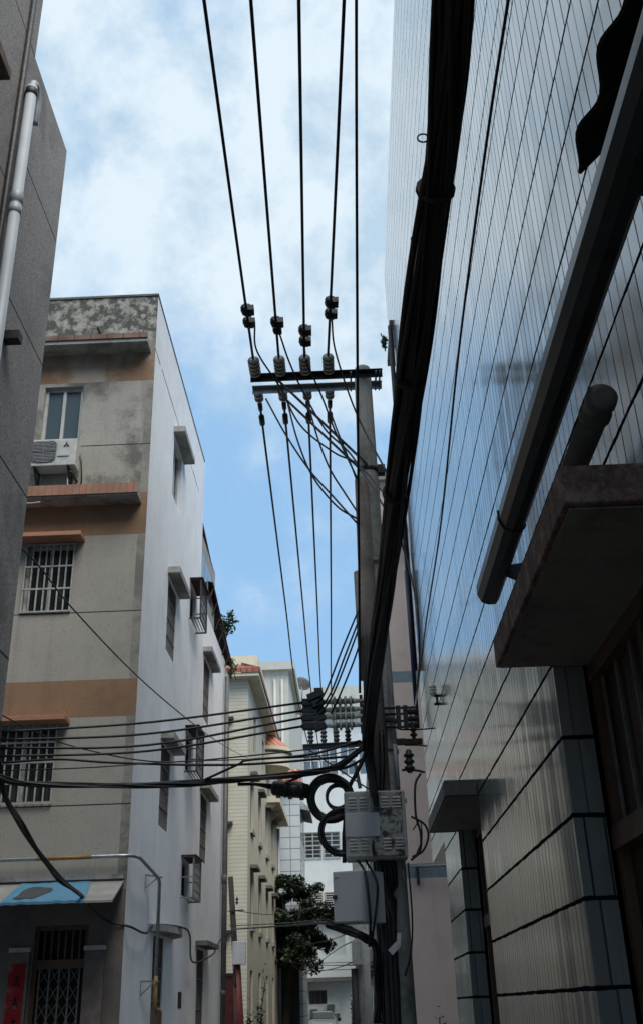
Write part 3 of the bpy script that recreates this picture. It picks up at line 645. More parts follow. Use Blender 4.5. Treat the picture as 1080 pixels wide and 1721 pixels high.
# ------------------------------------------------------------------ air conditioner
def ac(x0, y0, z0, w, h, label, group=None, emblem=False, dep=.30):
    t = thing('air_conditioner', label, 'air conditioner', (x0+w/2, y0, z0), group)
    link('casing', MB().box(x0, x0+w, y0-dep, y0, z0, z0+h), M['whitemetal'], t, bevel=.015)
    k = MB(); cx, cz, r = x0+w*.31, z0+h*.52, h*.40; yy = y0-dep-.012
    k.quad(*[(cx+r*1.05*max(-1, min(1, 1.25*math.cos(a))), yy+.008, cz+r*1.02*max(-1, min(1, 1.25*math.sin(a)))) for a in [2*math.pi*i/28 for i in range(28)]], m=1)
    for i in range(15):
        q = -1+2*(i+.5)/15; hw = r*min(1, 1.18*math.sqrt(max(0, 1-q*q))+.08); k.bar((cx-hw, yy, cz+q*r), (cx+hw, yy, cz+q*r), .006, .013)
    for a in range(8): k.bar((cx, yy-.004, cz), (cx+r*math.cos(a*math.pi/4), yy-.004, cz+r*math.sin(a*math.pi/4)), .005)
    link('fan_grille', k, [M['dullgalv'], M['concrete_dk']], t)
    k = MB().box(x0+w*.60, x0+w*.605, yy+.004, yy+.012, z0+.02, z0+h-.02); k.box(x0+w*.62, x0+w*.86, yy-.002, yy+.012, z0+h*.34, z0+h*.40); link('front_trim', k, M['pvc'], t)
    if emblem:
        k = MB(); cx2, cz2, s = x0+w*.79, z0+h*.76, .030
        for a in (90, 210, 330):
            u = Vector((math.cos(R(a)), 0, math.sin(R(a)))); v = Vector((-u.z, 0, u.x)); c = Vector((cx2, yy+.004, cz2))
            k.prism([c, c+u*s+v*s*.58, c+u*s*2, c+u*s-v*s*.58], (0, -.004, 0))
        link('emblem', k, M['dksteel'], t)
    for xx in (x0+.12, x0+w-.12):
        k = MB(); k.bar((xx, y0+.02, z0-.015), (xx, y0-dep-.03, z0-.015), .035, .028); k.bar((xx, y0, z0-.30), (xx, y0-dep+.03, z0-.03), .028); k.bar((xx, y0-.005, z0-.32), (xx, y0-.005, z0+.02), .032); link('bracket', k, M['dksteel'], t)
    return t
ac(XL-2.03, YF-.05, 10.14, .82, .53, 'white air conditioner with a round fan grille below the top window', None, True)
for pts, lab, r in (([(XL-1.22, YF-.1, 10.5), (XL-1.17, YF-.12, 10.3), (XL-1.15, YF-.08, 9.95), (XL-1.2, YF-.03, 9.8)], 'insulated black pipe hanging from the right side of the upper air conditioner', .014),
                    ([(XL-1.4, YF-.12, 10.12), (XL-1.36, YF-.2, 9.95), (XL-1.33, YF-.24, 9.78)], 'short pale drain hose below the upper air conditioner', .013),
                    ([(XL-2.05, YF-.38, 9.95), (XL-2.02, YF-.41, 9.72), (XL-2.03, YF-.42, 9.45), (XL-1.9, YF-.41, 9.40), (XL-1.72, YF-.4, 9.42)], 'loose white cord drooping over the left end of the orange tiled ledge', .012)):
    k = MB().tube(spline(pts), r, 7); tag(link('hose', k, M['rubber'] if 'black' in lab else M['pvc'], None, pts[0]), lab, 'hose')

# ------------------------------------------------------------------ buildings further down the alley, left side
def cream_building():
    b = thing('apartment_building', 'cream building with red tiled eaves and a round balcony behind the white wall', 'building', (-7, 42, 0))
    x1, y0, y1, H = -3.4, 35.0, 50.0, 12.4
    ho = []
    for i, (ya, yb) in enumerate(((36.0, 37.0), (39.2, 40.2), (42.6, 43.6), (45.8, 46.8))):
        ho.append((ya-y0, yb-y0, 4.2, 6.0)); ho.append((ya-y0, yb-y0, 7.35, 9.15)); ho.append((ya-y0, yb-y0, .7, 2.85))
    for ya in (37.2, 41.0, 44.5): ho.append((ya-y0, ya+1-y0, 10.3, 11.7))
    w = MB(); w.wall((x1, y0, 0), Y, Z, X, (0, y1-y0), (0, H), ho, .15)
    w.quad((x1, y1, 0), (x1-9, y1, 0), (x1-9, y1, H), (x1, y1, H)); w.quad((x1-9, y0, 0), (x1-9, y1, 0), (x1-9, y1, H), (x1-9, y0, H)); w.quad((x1, y0, H), (x1-9, y0, H), (x1-9, y1, H), (x1, y1, H))
    link('side_wall', w, M['yplain'], b)
    link('front_wall', MB().quad((x1-9, y0, 0), (x1, y0, 0), (x1, y0, H), (x1-9, y0, H)), M['ybrick'], b)
    e = MB().box(x1-9, x1+.42, y0-.40, y1+.2, H+.002, H+.12); ev = link('eave', e, M['cream'], b)
    r = MB(); r.prism([(x1+.46, y0-.44, H+.12), (x1+.46, y0-.44, H+.30), (x1-.25, y0-.05, H+.62), (x1-.25, y0-.05, H+.12)], (0, 0.001, 0))
    r.quad((x1+.46, y0-.44, H+.3), (x1+.46, y1+.2, H+.3), (x1-.2, y1+.2, H+.62), (x1-.2, y0+.2, H+.62)); r.quad((x1-9, y0-.44, H+.3), (x1+.46, y0-.44, H+.3), (x1-.2, y0+.2, H+.62), (x1-9, y0+.2, H+.62))
    r.quad((x1-9, y0-.442, H+.122), (x1+.46, y0-.442, H+.122), (x1+.46, y0-.442, H+.3), (x1-9, y0-.442, H+.3)); r.quad((x1+.462, y0-.44, H+.122), (x1+.462, y1+.2, H+.122), (x1+.462, y1+.2, H+.3), (x1+.462, y0-.44, H+.3))
    link('tile_edge', r, M['rooftile'], ev)
    link('penthouse', MB().box(x1-4, x1+.16, 37.0, 41, H+.1, 13.95), M['cream'], b)
    for h in ho:
        o = (x1, y0+h[0], h[2]); ww, hh = h[1]-h[0], h[3]-h[2]
        win(b, o, Y, Z, X, ww, hh, .12, 2, 1, .07, 'glass', 'brownframe')
        if h[2] < 9.5 and h[2] > 3:
            link('window_hood', MB().box(x1, x1+.24, o[1]-.1, o[1]+ww+.25, h[3]+.02, h[3]+.13), M['concrete_dk'], b)
            link('window_sill', MB().box(x1, x1+.09, o[1]-.05, o[1]+ww+.05, h[2]-.16, h[2]-.02), M['concrete'], b)
    link('balcony_eave', MB().box(x1+.002, x1+.55, 43.2, 49.6, 9.5, 9.75), M['cream'], b)
    for yy in (43.4, 45.4, 47.4): link('eave_bracket', MB().prism([(x1, yy, 9.1), (x1, yy, 9.49), (x1+.45, yy, 9.49)], (0, .25, 0)), M['cream'], b)
    k = MB().tube([(x1+.06, 49.6, 0), (x1+.06, 49.6, 9.4)], .06, 8); link('rain_pipe', k, M['pvc'], b)
    k = MB().tube([(-4.12, 34.9, 0), (-4.12, 34.9, 11.0)], .06, 8); link('downpipe', k, M['dksteel'], b)
    for zz in (10.9, 7.3, 3.9): link('pipe_clamp', MB().box(-4.3, -3.9, 34.8, 34.98, zz, zz+.10), M['dksteel'], b)
    n = 18; cx, cy, r = -3.41, 43.6, 1.0; f = MB()
    arc = [(cx+r*math.sin(a), cy+r*math.cos(a)) for a in [math.pi*i/n for i in range(n+1)]]
    f.prism([(x, y, 10.95) for x, y in arc], (0, 0, .18)); bl = link('balcony', f, M['cream'], b)
    f = MB()
    for (a, c) in zip(arc, arc[1:]):
        sx = lambda q, s: (cx+(q[0]-cx)*s, cy+(q[1]-cy)*s)
        f.quad((*sx(a,1.12), 11.75), (*sx(c,1.12), 11.75), (*sx(c,.35), 12.35), (*sx(a,.35), 12.35), sm=True)
    link('balcony_roof', f, M['rooftile_far'], bl)
    f = MB()
    for (a, c) in zip(arc, arc[1:]):
        f.quad((*sx(a,1.12), 11.75), (*sx(c,1.12), 11.75), (*sx(c,1.12), 11.6), (*sx(a,1.12), 11.6), sm=True); f.quad((*sx(a,1.12), 11.6), (*sx(c,1.12), 11.6), (*sx(c,.9), 11.55), (*sx(a,.9), 11.55), sm=True)
        f.quad((*sx(a,1.0), 11.13), (*sx(c,1.0), 11.13), (*sx(c,1.0), 11.5), (*sx(a,1.0), 11.5), sm=True)
    link('balcony_fascia', f, M['cream'], bl)
cream_building()
k = MB().tube([(-3.12, 26.2, 0), (-3.12, 26.2, 9.8)], .06, 10); k.lathe((-3.12, 26.2, 4.5), Z, [(0,.06), (.01,.072), (.2,.072), (.21,.06)], 10)
for zz in (2.0, 7.0): k.lathe((-3.12, 26.2, zz), Z, [(0,.06), (.01,.07), (.1,.07), (.11,.06)], 10)
tag(link('downpipe', k, M['pvc_dirty'], None, (-3.12, 26.2, 0)), 'grey downpipe at the far end of the white side wall', 'pipe')
def cornice_building():
    b = thing('apartment_building', 'pale tall block with a flat overhanging cornice rising behind the cream building', 'building', (-6, 56, 0))
    x1, y0, y1, H = -2.95, 53.0, 62.0, 18.3
    w = MB(); w.box(-12, x1, y0, y1, 0, H); link('wall', w, M['offwhite'], b)
    link('cornice', MB().box(-12, x1+.35, y0-.3, y1+.3, H+.002, H+.45), M['offwhite'], b)
    for xx in (-3.7, -3.3): link('downpipe', MB().tube([(xx, 52.93, 0), (xx, 52.93, H-.5)], .07, 8), M['offwhite'], b)
    win(b, (-4.7, y0, 13.0), X, Z, -Y, .9, 1.5, -.01, 2, 1, .08, 'glass', None); 
    win(b, (-3.85, y0, 13.4), X, Z, -Y, .6, 1.2, -.01, 2, 1, .08, 'glass', None)
cornice_building()
def grid_building():
    b = thing('apartment_building', 'narrow building faced in white square tiles with an orange tiled roof edge', 'building', (-3, 55, 0))
    x1, y0, y1, H = -2.36, 50.6, 55.6, 11.7
    w = MB().box(-6, x1, y0, y1, 0, H); link('wall', w, M['whitegrid'], b)
    k = MB().prism([(-6, y0-.5, H), (-6, y0-.5, H+.12), (-6, y0+.1, H+.75), (-6, y0+.1, H)], (6+x1+.1, 0, 0)); link('roof_edge', k, M['rooftile_far'], b)
    for yy in (51.3, 53.6):
        for zz in (3.5, 6.6, 9.2): link('window', MB().box(x1-.1, x1+.012, yy, yy+1.1, zz, zz+1.6), M['glass'], b)
    link('side_eave', MB().prism([(x1, 52, 10.7), (x1+.45, 52, 10.6), (x1+.45, 52, 10.75), (x1, 52, 11.1)], (0, 4, 0)), M['concrete'], b)
grid_building()
def end_building():
    b = thing('apartment_building', 'pale wide building closing the far end of the alley with rows of blue-grey windows', 'building', (-1, 78, 0))
    y0 = 75.0; H = 23.6; x0, x1 = -9, 8
    ho = []
    for z0, z1 in ((17.0, 19.3), (11.2, 13.0), (8.0, 8.9)):
        for xx in (-4.6, -3.2, -1.85, -.45, .95): ho.append((xx-x0, xx+1.2-x0, z0, z1))
    ho.append((-3.1-x0, -1.9-x0, 1.85, 2.7))
    w = MB(); w.wall((x0, y0, 0), X, Z, -Y, (0, x1-x0), (0, 21.8), ho, .15); w.quad((x1, y0, 0), (x1, y0+8, 0), (x1, y0+8, 21.8), (x1, y0, 21.8)); w.quad((x0, y0, 0), (x0, y0+8, 0), (x0, y0+8, 21.8), (x0, y0, 21.8)); w.quad((x0, y0, 21.8), (x1, y0, 21.8), (x1, y0+8, 21.8), (x0, y0+8, 21.8))
    link('wall', w, M['farwhite'], b)
    link('parapet', MB().box(x0, x1, y0-.6, y0+8, 21.802, H), M['farparapet'], b)
    link('ledge', MB().box(x0, x1, y0-.65, y0-.01, 21.6, 21.8), M['offwhite'], b)
    for h in ho[:-1]: win(b, (x0+h[0], y0, h[2]), X, Z, -Y, h[1]-h[0], h[3]-h[2], .12, 2, 2, .09, 'farglass' if h[2] > 15 else 'glass', 'whitemetal', None if h[2] > 15 else (1, 6, 'barsm', .05, .04))
    win(b, (x0+ho[-1][0], y0, 1.85), X, Z, -Y, 1.2, .85, .12, 3, 1, .06, 'glass', 'brownframe')
    link('porch_slab', MB().box(-4.2, .1, y0-.9, y0-.01, 3.2, 3.45), M['concrete_dk'], b)
    link('porch_parapet', MB().wall((-4.2, y0-.91, 3.45), X, Z, -Y, (0, 4.3), (0, .42, .47, .86, .91, 1.35), mf=lambda u, v: 1 if .42 < v < .47 or .86 < v < .91 else 0), [M['farwhite'], M['concrete_dk']], b)
    for xx in (-3.9, -.4): link('pillar', MB().box(xx-.12, xx+.12, y0-.88, y0-.64, 4.8, 7.4), M['farwhite'], b)
    link('balcony_slab', MB().box(-4.2, 4, y0-.9, y0-.01, 7.4, 7.65), M['farwhite'], b)
    return b
end_building()
ds = thing('satellite_dish', 'round brownish satellite dish on the roof beside the pale parapet', 'satellite dish', (-2.8, 70, 21))
c = atY(507, 1152, 70.5); ax = Vector((.25, .55, .8)).normalized()
k = MB().lathe(c, ax, [(.0,.05), (.03,.25), (.10,.45), (.20,.6), (.22,.6), (.12,.45), (.05,.25), (.02,.02)], 24); link('reflector', k, M['dish'], ds)
k = MB().tube([c-ax*.02, c-Z*1.2], .05, 8); link('mast', k, M['dullgalv'], ds)
k = MB().tube([c+ax*.1, c+ax*.65], .02, 6); link('feed_arm', k, M['dullgalv'], ds)
rb = thing('roof_block', 'pale rooftop stair block with overhanging eave below the satellite dish', 'building', (-4.8, 66, 0))
link('wall', MB().box(-7, -3.2, 66, 75, 0, 21.2), M['offwhite'], rb)
for i, xx in enumerate((-3.05, -1.95)):
    ac(xx, 74.98, 1.0 if i == 0 else 1.25, .9, .62, ('white air conditioner on the far end wall directly behind the car, left one' if i == 0 else 'white air conditioner on the far end wall to the right, set slightly higher'), 'air conditioners on the far end wall')
wl = MB().box(-6, -2.5, 49.9, 50.3, 0, 4.2); tag(link('boundary_wall', wl, M['darkwall'], None, (-4, 50, 0)), 'dark mossy wall standing under the tree at the alley bend', 'wall')

# ------------------------------------------------------------------ right side beyond the tiled building
def pink_building():
    b = thing('apartment_building', 'pink rendered building with blue-grey bands behind the concrete pole', 'building', (4, 26, 0))
    x0, y0, y1, H = 1.02, 20.0, 31.0, 12.3
    w = MB(); zz = [0, 3.82, 4.08, 7.62, 7.86, 11.2, H]
    mf = lambda u, v: 1 if 3.82 < v < 4.08 or 7.62 < v < 7.86 else 0
    w.wall((x0, y0, 0), X, Z, -Y, (0, 8), zz, mf=mf); w.wall((x0, y1, 0), -Y, Z, -X, (0, y1-y0), zz, mf=mf); w.quad((x0, y1, 0), (x0+8, y1, 0), (x0+8, y1, H), (x0, y1, H)); w.quad((x0, y0, H), (x0+8, y0, H), (x0+8, y1, H), (x0, y1, H)); w.quad((x0+8, y0, 0), (x0+8, y1, 0), (x0+8, y1, H), (x0+8, y0, H))
    link('wall', w, [M['pink'], M['bluegrey']], b)
    link('roof_slab', MB().box(x0-.1, x0+8, y0-.12, y1, H+.002, H+.22), M['concrete'], b)
    link('cornice', MB().box(x0+.45, x0+8, y0-.35, y0-.002, 11.05, 11.25), M['offwhite'], b)
    k = MB().tube([(x0+.1, y0-.1, 4.02), (x0+3, y0-.1, 4.03)], .03, 8); link('rail_pipe', k, M['galv'], b)
    link('pipe_bracket', MB().box(x0+.22, x0+.27, y0-.13, y0-.002, 3.7, 4.0), M['dksteel'], b)
    for yy in (22, 25, 28): link('window', MB().box(x0-.012, x0+.1, yy, yy+1.2, 4.6, 6.2), M['glass'], b)
    for yy in (20.6, 23.4): link('door', MB().box(x0-.013, x0+.1, yy, yy+1.3, 0, 2.6), M['wood'], b)
pink_building()
def right_far():
    b = thing('apartment_building', 'grey shaded building along the right side of the far alley behind the poles', 'building', (5, 50, 0))
    link('wall', MB().box(.95, 8, 31.6, 70, 0, 11.5), M['concrete'], b)
    for i in range(6):
        yy = 33+6*i
        for zz in (1.0, 4.3, 7.6): link('window', MB().box(.93, 1.0, yy, yy+1.5, zz, zz+1.6), M['glass'], b)
        link('door_hood', MB().box(.6, .949, yy-.3, yy+2, 2.95, 3.1), M['concrete_dk'], b)
right_far()
for i, (yy, r) in enumerate(((31.2, .05), (33.4, .04), (36.2, .05))):
    k = MB().tube([(.86-.02*i, yy, 0), (.86-.02*i, yy, 3.6+.2*i)], r, 8)
    tag(link('downpipe', k, M['pvc'], None, (.86, yy, 0)), ('pale downpipe on the shaded right wall, nearest of three behind the pole', 'middle one of the three pale downpipes on the shaded right wall', 'farthest of the three pale downpipes on the right wall')[i], 'pipe', 'pale downpipes on the right wall')

# ------------------------------------------------------------------ poles
PXX, PYY = .365, 9.85
pole = thing('utility_pole', 'concrete utility pole with a double steel crossarm of white insulators standing in the alley', 'utility pole', (PXX, PYY, 0))
k = MB().tube([(PXX-.012, PYY, 0), (PXX, PYY, 4), (PXX+.012, PYY, 8.40), (PXX+.012, PYY, 8.44), (PXX+.012, PYY, 8.47)], [.19, .145, .096, .088, .05], 24); link('shaft', k, M['pole'], pole)
k = MB().tube([(PXX-.055, PYY-.20, 3.2), (PXX-.075, PYY-.195, 5.2), (PXX-.075, PYY-.18, 6.86)], [.105, .092, .072], 16); k.tube([(PXX-.12, PYY-.215, 4.6), (PXX-.128, PYY-.20, 5.75)], [.08, .08], 14, caps=True); link('conduit_sleeve', k, M['sleeve'], pole)
def lframe(name, p, q, w, mat, parent):
    k = MB(); p, q = Vector(p), Vector(q); t = (q-p).normalized(); up = Z-t*Z.dot(t); up.normalize(); side = t.cross(up)
    k.bar(p, q, .008, w, up=up); k.bar(p+up*(w/2-.004)+side*(w/2-.0042), q+up*(w/2-.004)+side*(w/2-.0042), w, .0078, up=up); return link(name, k, mat, parent)
ARMZ = 8.27
arm1 = lframe('crossarm', (-.93, PYY-.125, ARMZ), (.60, PYY-.125, ARMZ+.0), .075, M['dksteel'], pole)
arm2 = lframe('crossarm', (-.93, PYY+.125, ARMZ), (.60, PYY+.125, ARMZ+.0), .075, M['galv'], pole)
for xx in (PXX-.13, PXX+.16, -.62, .57): link('tie_bolt', MB().tube([(xx, PYY-.2, ARMZ), (xx, PYY+.2, ARMZ)], .011, 6), M['dullgalv'], pole)
for sgn in (-1, 1): link('brace', MB().bar((-.62, PYY+sgn*.14, ARMZ-.02), (PXX, PYY+sgn*.13, 7.08), .05, .012), M['dksteel'], pole)
k = MB().lathe((PXX+.008, PYY, 7.03), Z, [(0,.112), (.002,.118), (.05,.118), (.052,.112)], 24); k.box(PXX+.118, PXX+.20, PYY-.05, PYY+.05, 7.02, 7.12); link('pole_band', k, M['dksteel'], pole)
for zz in (5.9, 4.2, 3.9): link('pole_band', MB().lathe((PXX, PYY, zz), Z, [(0,.12+.006*(8-zz)), (.002,.127+.007*(8-zz)), (.04,.127+.007*(8-zz)), (.042,.12+.006*(8-zz))], 24), M['dullgalv'], pole)
WX = (-.865, -.575, -.285, -.02)
def ribbed(L, r0, r1, n, lead=.03):
    pr = [(0, r0*.7), (lead, r0)]
    for i in range(n):
        h = lead+(L-2*lead)*i/n; s = (L-2*lead)/n; pr += [(h+s*.12, r0), (h+s*.24, r1), (h+s*.58, r1*.98), (h+s*.7, r0)]
    return pr+[(L-lead, r0), (L, r0*.6)]
for x in WX:
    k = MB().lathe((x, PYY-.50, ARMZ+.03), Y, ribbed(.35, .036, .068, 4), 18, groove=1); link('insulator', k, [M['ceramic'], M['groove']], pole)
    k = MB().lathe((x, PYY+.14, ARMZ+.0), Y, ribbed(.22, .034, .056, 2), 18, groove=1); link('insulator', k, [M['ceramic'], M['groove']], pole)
# lower arms with the dead-end insulators
LZ = 4.05
lo = lframe('crossarm', (-.42, PYY+.12, 4.02), (.60, PYY+.14, 4.05), .05, M['dullgalv'], pole)
k = MB().bar((-.36, PYY+.14, 4.0), (PXX-.1, PYY+.1, 3.55), .035, .01); link('brace', k, M['dksteel'], pole)
for i, x in enumerate((-.34, -.21, -.085, .03)):
    k = MB().lathe((x, PYY+.12, 4.05), Z, ribbed(.16, .022, .032, 3, .02), 12); link('insulator', k, M['dullgalv'] if i < 3 else M['ceramic_dk'], pole)
DE = [(4.36, .0), (4.285, .02), (4.21, .0), (4.12, -.03)]
for i, (z, dy) in enumerate(DE):
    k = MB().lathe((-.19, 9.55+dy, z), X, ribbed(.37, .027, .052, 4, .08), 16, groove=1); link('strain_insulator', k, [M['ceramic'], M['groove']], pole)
k = MB().bar((.17, 9.58, 4.05), (.17, 9.58, 4.42), .05, .03)
for z, dy in DE: k.tube([(.13, 9.56, z), (.26, 9.62, z)], .014, 6)
link('strain_bracket', k, M['dksteel'], pole)
k = MB()
for xx in (.53, .60): k.box(xx-.022, xx+.022, 9.66, 9.70, 4.10, 4.33)
for zz in (4.12, 4.18, 4.25, 4.31): k.tube([(.36, 9.68, zz), (.72, 9.68, zz)], .012, 6)
link('side_bracket', k, M['dksteel'], pole)
for zz in (4.14, 4.20, 4.27): link('insulator', MB().lathe((.62, 9.68, zz), X, ribbed(.11, .024, .04, 2, .01), 12), M['ceramic_dk'], pole)
k = MB().lathe((.66, 9.6, 3.98), Z, ribbed(.14, .02, .034, 2, .02), 12); k.box(.50, .74, 9.58, 9.63, 3.93, 3.98); link('side_bracket', k, M['rust'], pole)
link('insulator', MB().lathe((.60, 9.6, 3.66), Z, ribbed(.22, .03, .05, 3, .02), 12), M['ceramic_dk'], pole)
link('white_conduit', MB().tube([(PXX+.12, PYY-.19, 3.55), (PXX+.11, PYY-.19, 3.95)], .02, 8), M['pvc'], pole); link('white_conduit', MB().tube([(PXX-.24, PYY-.16, 3.55), (PXX-.28, PYY-.16, 3.8)], .018, 8), M['pvc'], pole)

p2 = thing('utility_pole', 'plain concrete pole with a small grey meter box behind the main pole', 'utility pole', (.14, 20, 0))
k = MB().tube([(.14, 20, 0), (.17, 20, 4.6)], [.15, .125], 18); link('shaft', k, M['pole'], p2)
link('meter_box', MB().box(-.03, .16, 19.7, 19.86, 2.35, 2.75), M['boxbody'], p2, bevel=.01)
k = MB().tube([(.0, 19.85, 0), (.0, 19.85, 2.3)], .06, 10); link('cable_sleeve', k, M['rubber2'], p2)
p3 = thing('utility_pole', 'dark leaning wooden pole beside the far end of the white wall', 'utility pole', (-2.95, 28, 0))
k = MB().tube([(-2.80, 28, 0), (-2.96, 28, 2.0), (-3.17, 28, 4.86)], [.10, .085, .07], 12); link('shaft', k, M['bark'], p3)
k = MB().tube([(-2.83, 27.92, 0), (-2.99, 27.92, 2.9)], [.14, .10], 10); link('lower_sleeve', k, M['reddoor'], p3)
k = MB().bar((-3.2, 27.9, 4.0), (-2.8, 27.9, 4.02), .03); k.lathe((-2.98, 27.88, 4.15), Z, ribbed(.2, .02, .04, 2, .02), 10); link('wire_bracket', k, M['dksteel'], p3)
mb = thing('meter_box', 'pale grey box hanging on the leaning dark pole', 'junction box', (-2.93, 27.8, 2.7)); link('case', MB().box(-3.08, -2.74, 27.72, 27.88, 2.72, 3.26), M['greypaint'], mb, bevel=.012); link('cable_tail', MB().tube(spline([(-3.0, 27.8, 2.72), (-3.05, 27.75, 2.4), (-2.98, 27.75, 2.2), (-3.02, 27.8, 2.6)]), .02, 6), M['rubber'], mb)
gt = thing('gate', 'dark red metal gate at the foot of the leaning pole', 'gate', (-3.2, 28.6, 0)); link('panel', MB().box(-3.42, -2.98, 28.6, 28.66, 0, 2.5), M['reddoor'], gt); link('gate_frame', MB().box(-3.44, -3.38, 28.56, 28.6, 0, 2.55).box(-3.02, -2.96, 28.56, 28.6, 0, 2.55).box(-3.38, -3.02, 28.56, 28.6, 2.48, 2.55), M['wood'], gt)

# ------------------------------------------------------------------ boxes on the main pole
def upper_box():
    a, c = atY(577, 1330, 9.40), atY(686, 1441, 9.40); x0, x1, z0, z1 = a.x, c.x, c.z, a.z
    t = thing('junction_box', 'large louvred metal junction box with a peeled right door strapped high on the pole', 'junction box', ((x0+x1)/2, 9.5, z0))
    link('case', MB().box(x0, x1, 9.415, 9.66, z0, z1), M['boxbody'], t, bevel=.015)
    xm = x0+(x1-x0)*.44
    l = link('door', MB().box(x0+.015, xm-.003, 9.398, 9.413, z0+.02, z1-.02), M['boxbody'], t, bevel=.004)
    r = link('door', MB().box(xm+.003, x1-.03, 9.398, 9.413, z0+.02, z1-.02), M['peeled'], t, bevel=.004); r['label'] = 'door with most of its pale sheet peeled off to dark'
    link('pale_panel', MB().box(x0+.004, xm+.07, 9.385, 9.396, z0+.19, z0+.40), M['greypaint'], l, bevel=.003)
    for d, xs in ((l, (x0+.075, x0+.175)), (r, (xm+.13, xm+.235))):
        for xx in xs:
            for zb in (z0+.075, z1-.16):
                k = MB()
                for i in range(4): k.prism([(xx-.035, 9.397, zb+.028*i), (xx-.035, 9.385, zb+.028*i), (xx-.035, 9.397, zb+.018+.028*i)], (.07, 0, 0))
                link('louvres', k, M['boxbody'], d)
    k = MB(); k.box(xm-.012, xm+.012, 9.385, 9.397, z0+.06, z0+.12); k.tube([(xm, 9.38, z0+.03), (xm, 9.38, z0+.16)], .007, 6); link('lock', k, M['rust'], t)
    link('wall_lug', MB().box(x1+.001, x1+.03, 9.58, 9.60, z1-.09, z1-.05), M['boxbody'], t)
    k = MB().tube([(x1-.05, 9.6, z0-.001), (x1-.045, 9.6, z0-.24)], .009, 6); link('earth_rod', k, M['galv'], t)
upper_box()
def lower_box():
    e = atY(613, 1550, 9.30); zt = atY(613, 1462, 9.30).z; zb = e.z; p = Vector((e.x, 9.30, 0))
    lf = atY(559, 1490, 9.36); rt = atY(645, 1490, 9.50)
    ua = Vector((lf.x, lf.y, 0))-p; ub = Vector((rt.x, rt.y, 0))-p; ub = Vector((-ua.y, ua.x, 0)).normalized()*-1*ub.length if False else ub
    t = thing('junction_box', 'plain pale grey box mounted lower on the pole below the louvred one', 'junction box', (p.x, p.y+.1, zb))
    q = [p, p+ua, p+ua+ub, p+ub]
    link('case', MB().prism([(v.x, v.y, zb) for v in q], (0, 0, zt-zb)), M['greypaint'], t, bevel=.008)
    n = Vector((ua.y, -ua.x, 0)).normalized(); n = n if n.y < 0 else -n
    c0, c1 = p+ua*.04+n*.006, p+ua*.97+n*.006
    link('door', MB().prism([(c0.x, c0.y, zb+.012), (c1.x, c1.y, zb+.012), (c1.x, c1.y, zt-.012), (c0.x, c0.y, zt-.012)], n*.008), M['greypaint'], t, bevel=.003)
    h = p+ua*.93+n*.02; link('latch', MB().box(h.x-.02, h.x+.02, h.y-.012, h.y+.012, (zb+zt)/2-.015, (zb+zt)/2+.015), M['dksteel'], t)
    d = p+ua*.85+n*.016; link('plate', MB().box(d.x-.02, d.x+.03, d.y-.002, d.y+.002, zt-.06, zt-.05), M['dullgalv'], t)
lower_box()
k = MB().obox((.36, 9.5, 2.14), Vector((.75,0,.66)), Vector((-.66,0,.75)), -Y, .055, .028, .003); k.obox((.40, 9.49, 2.21), Vector((.1,0,.99)), Vector((-.99,0,.1)), -Y, .05, .018, .003)
tag(link('cable_tag', k, M['sticker'], None, (.36, 9.5, 2.1)), 'pale plastic cable tag hanging from the cables under the lower box', 'tag')

# ------------------------------------------------------------------ wires
def wire(name, label, cat, pts, r, mat='rubber', group=None, k=8, n=7, smooth=True, clamp=None):
    pts = spline(pts, k) if smooth else pts
    t = thing(name, label, cat, pts[0], group); link('strand', MB().tube(pts, r, n), M[mat], t); return t
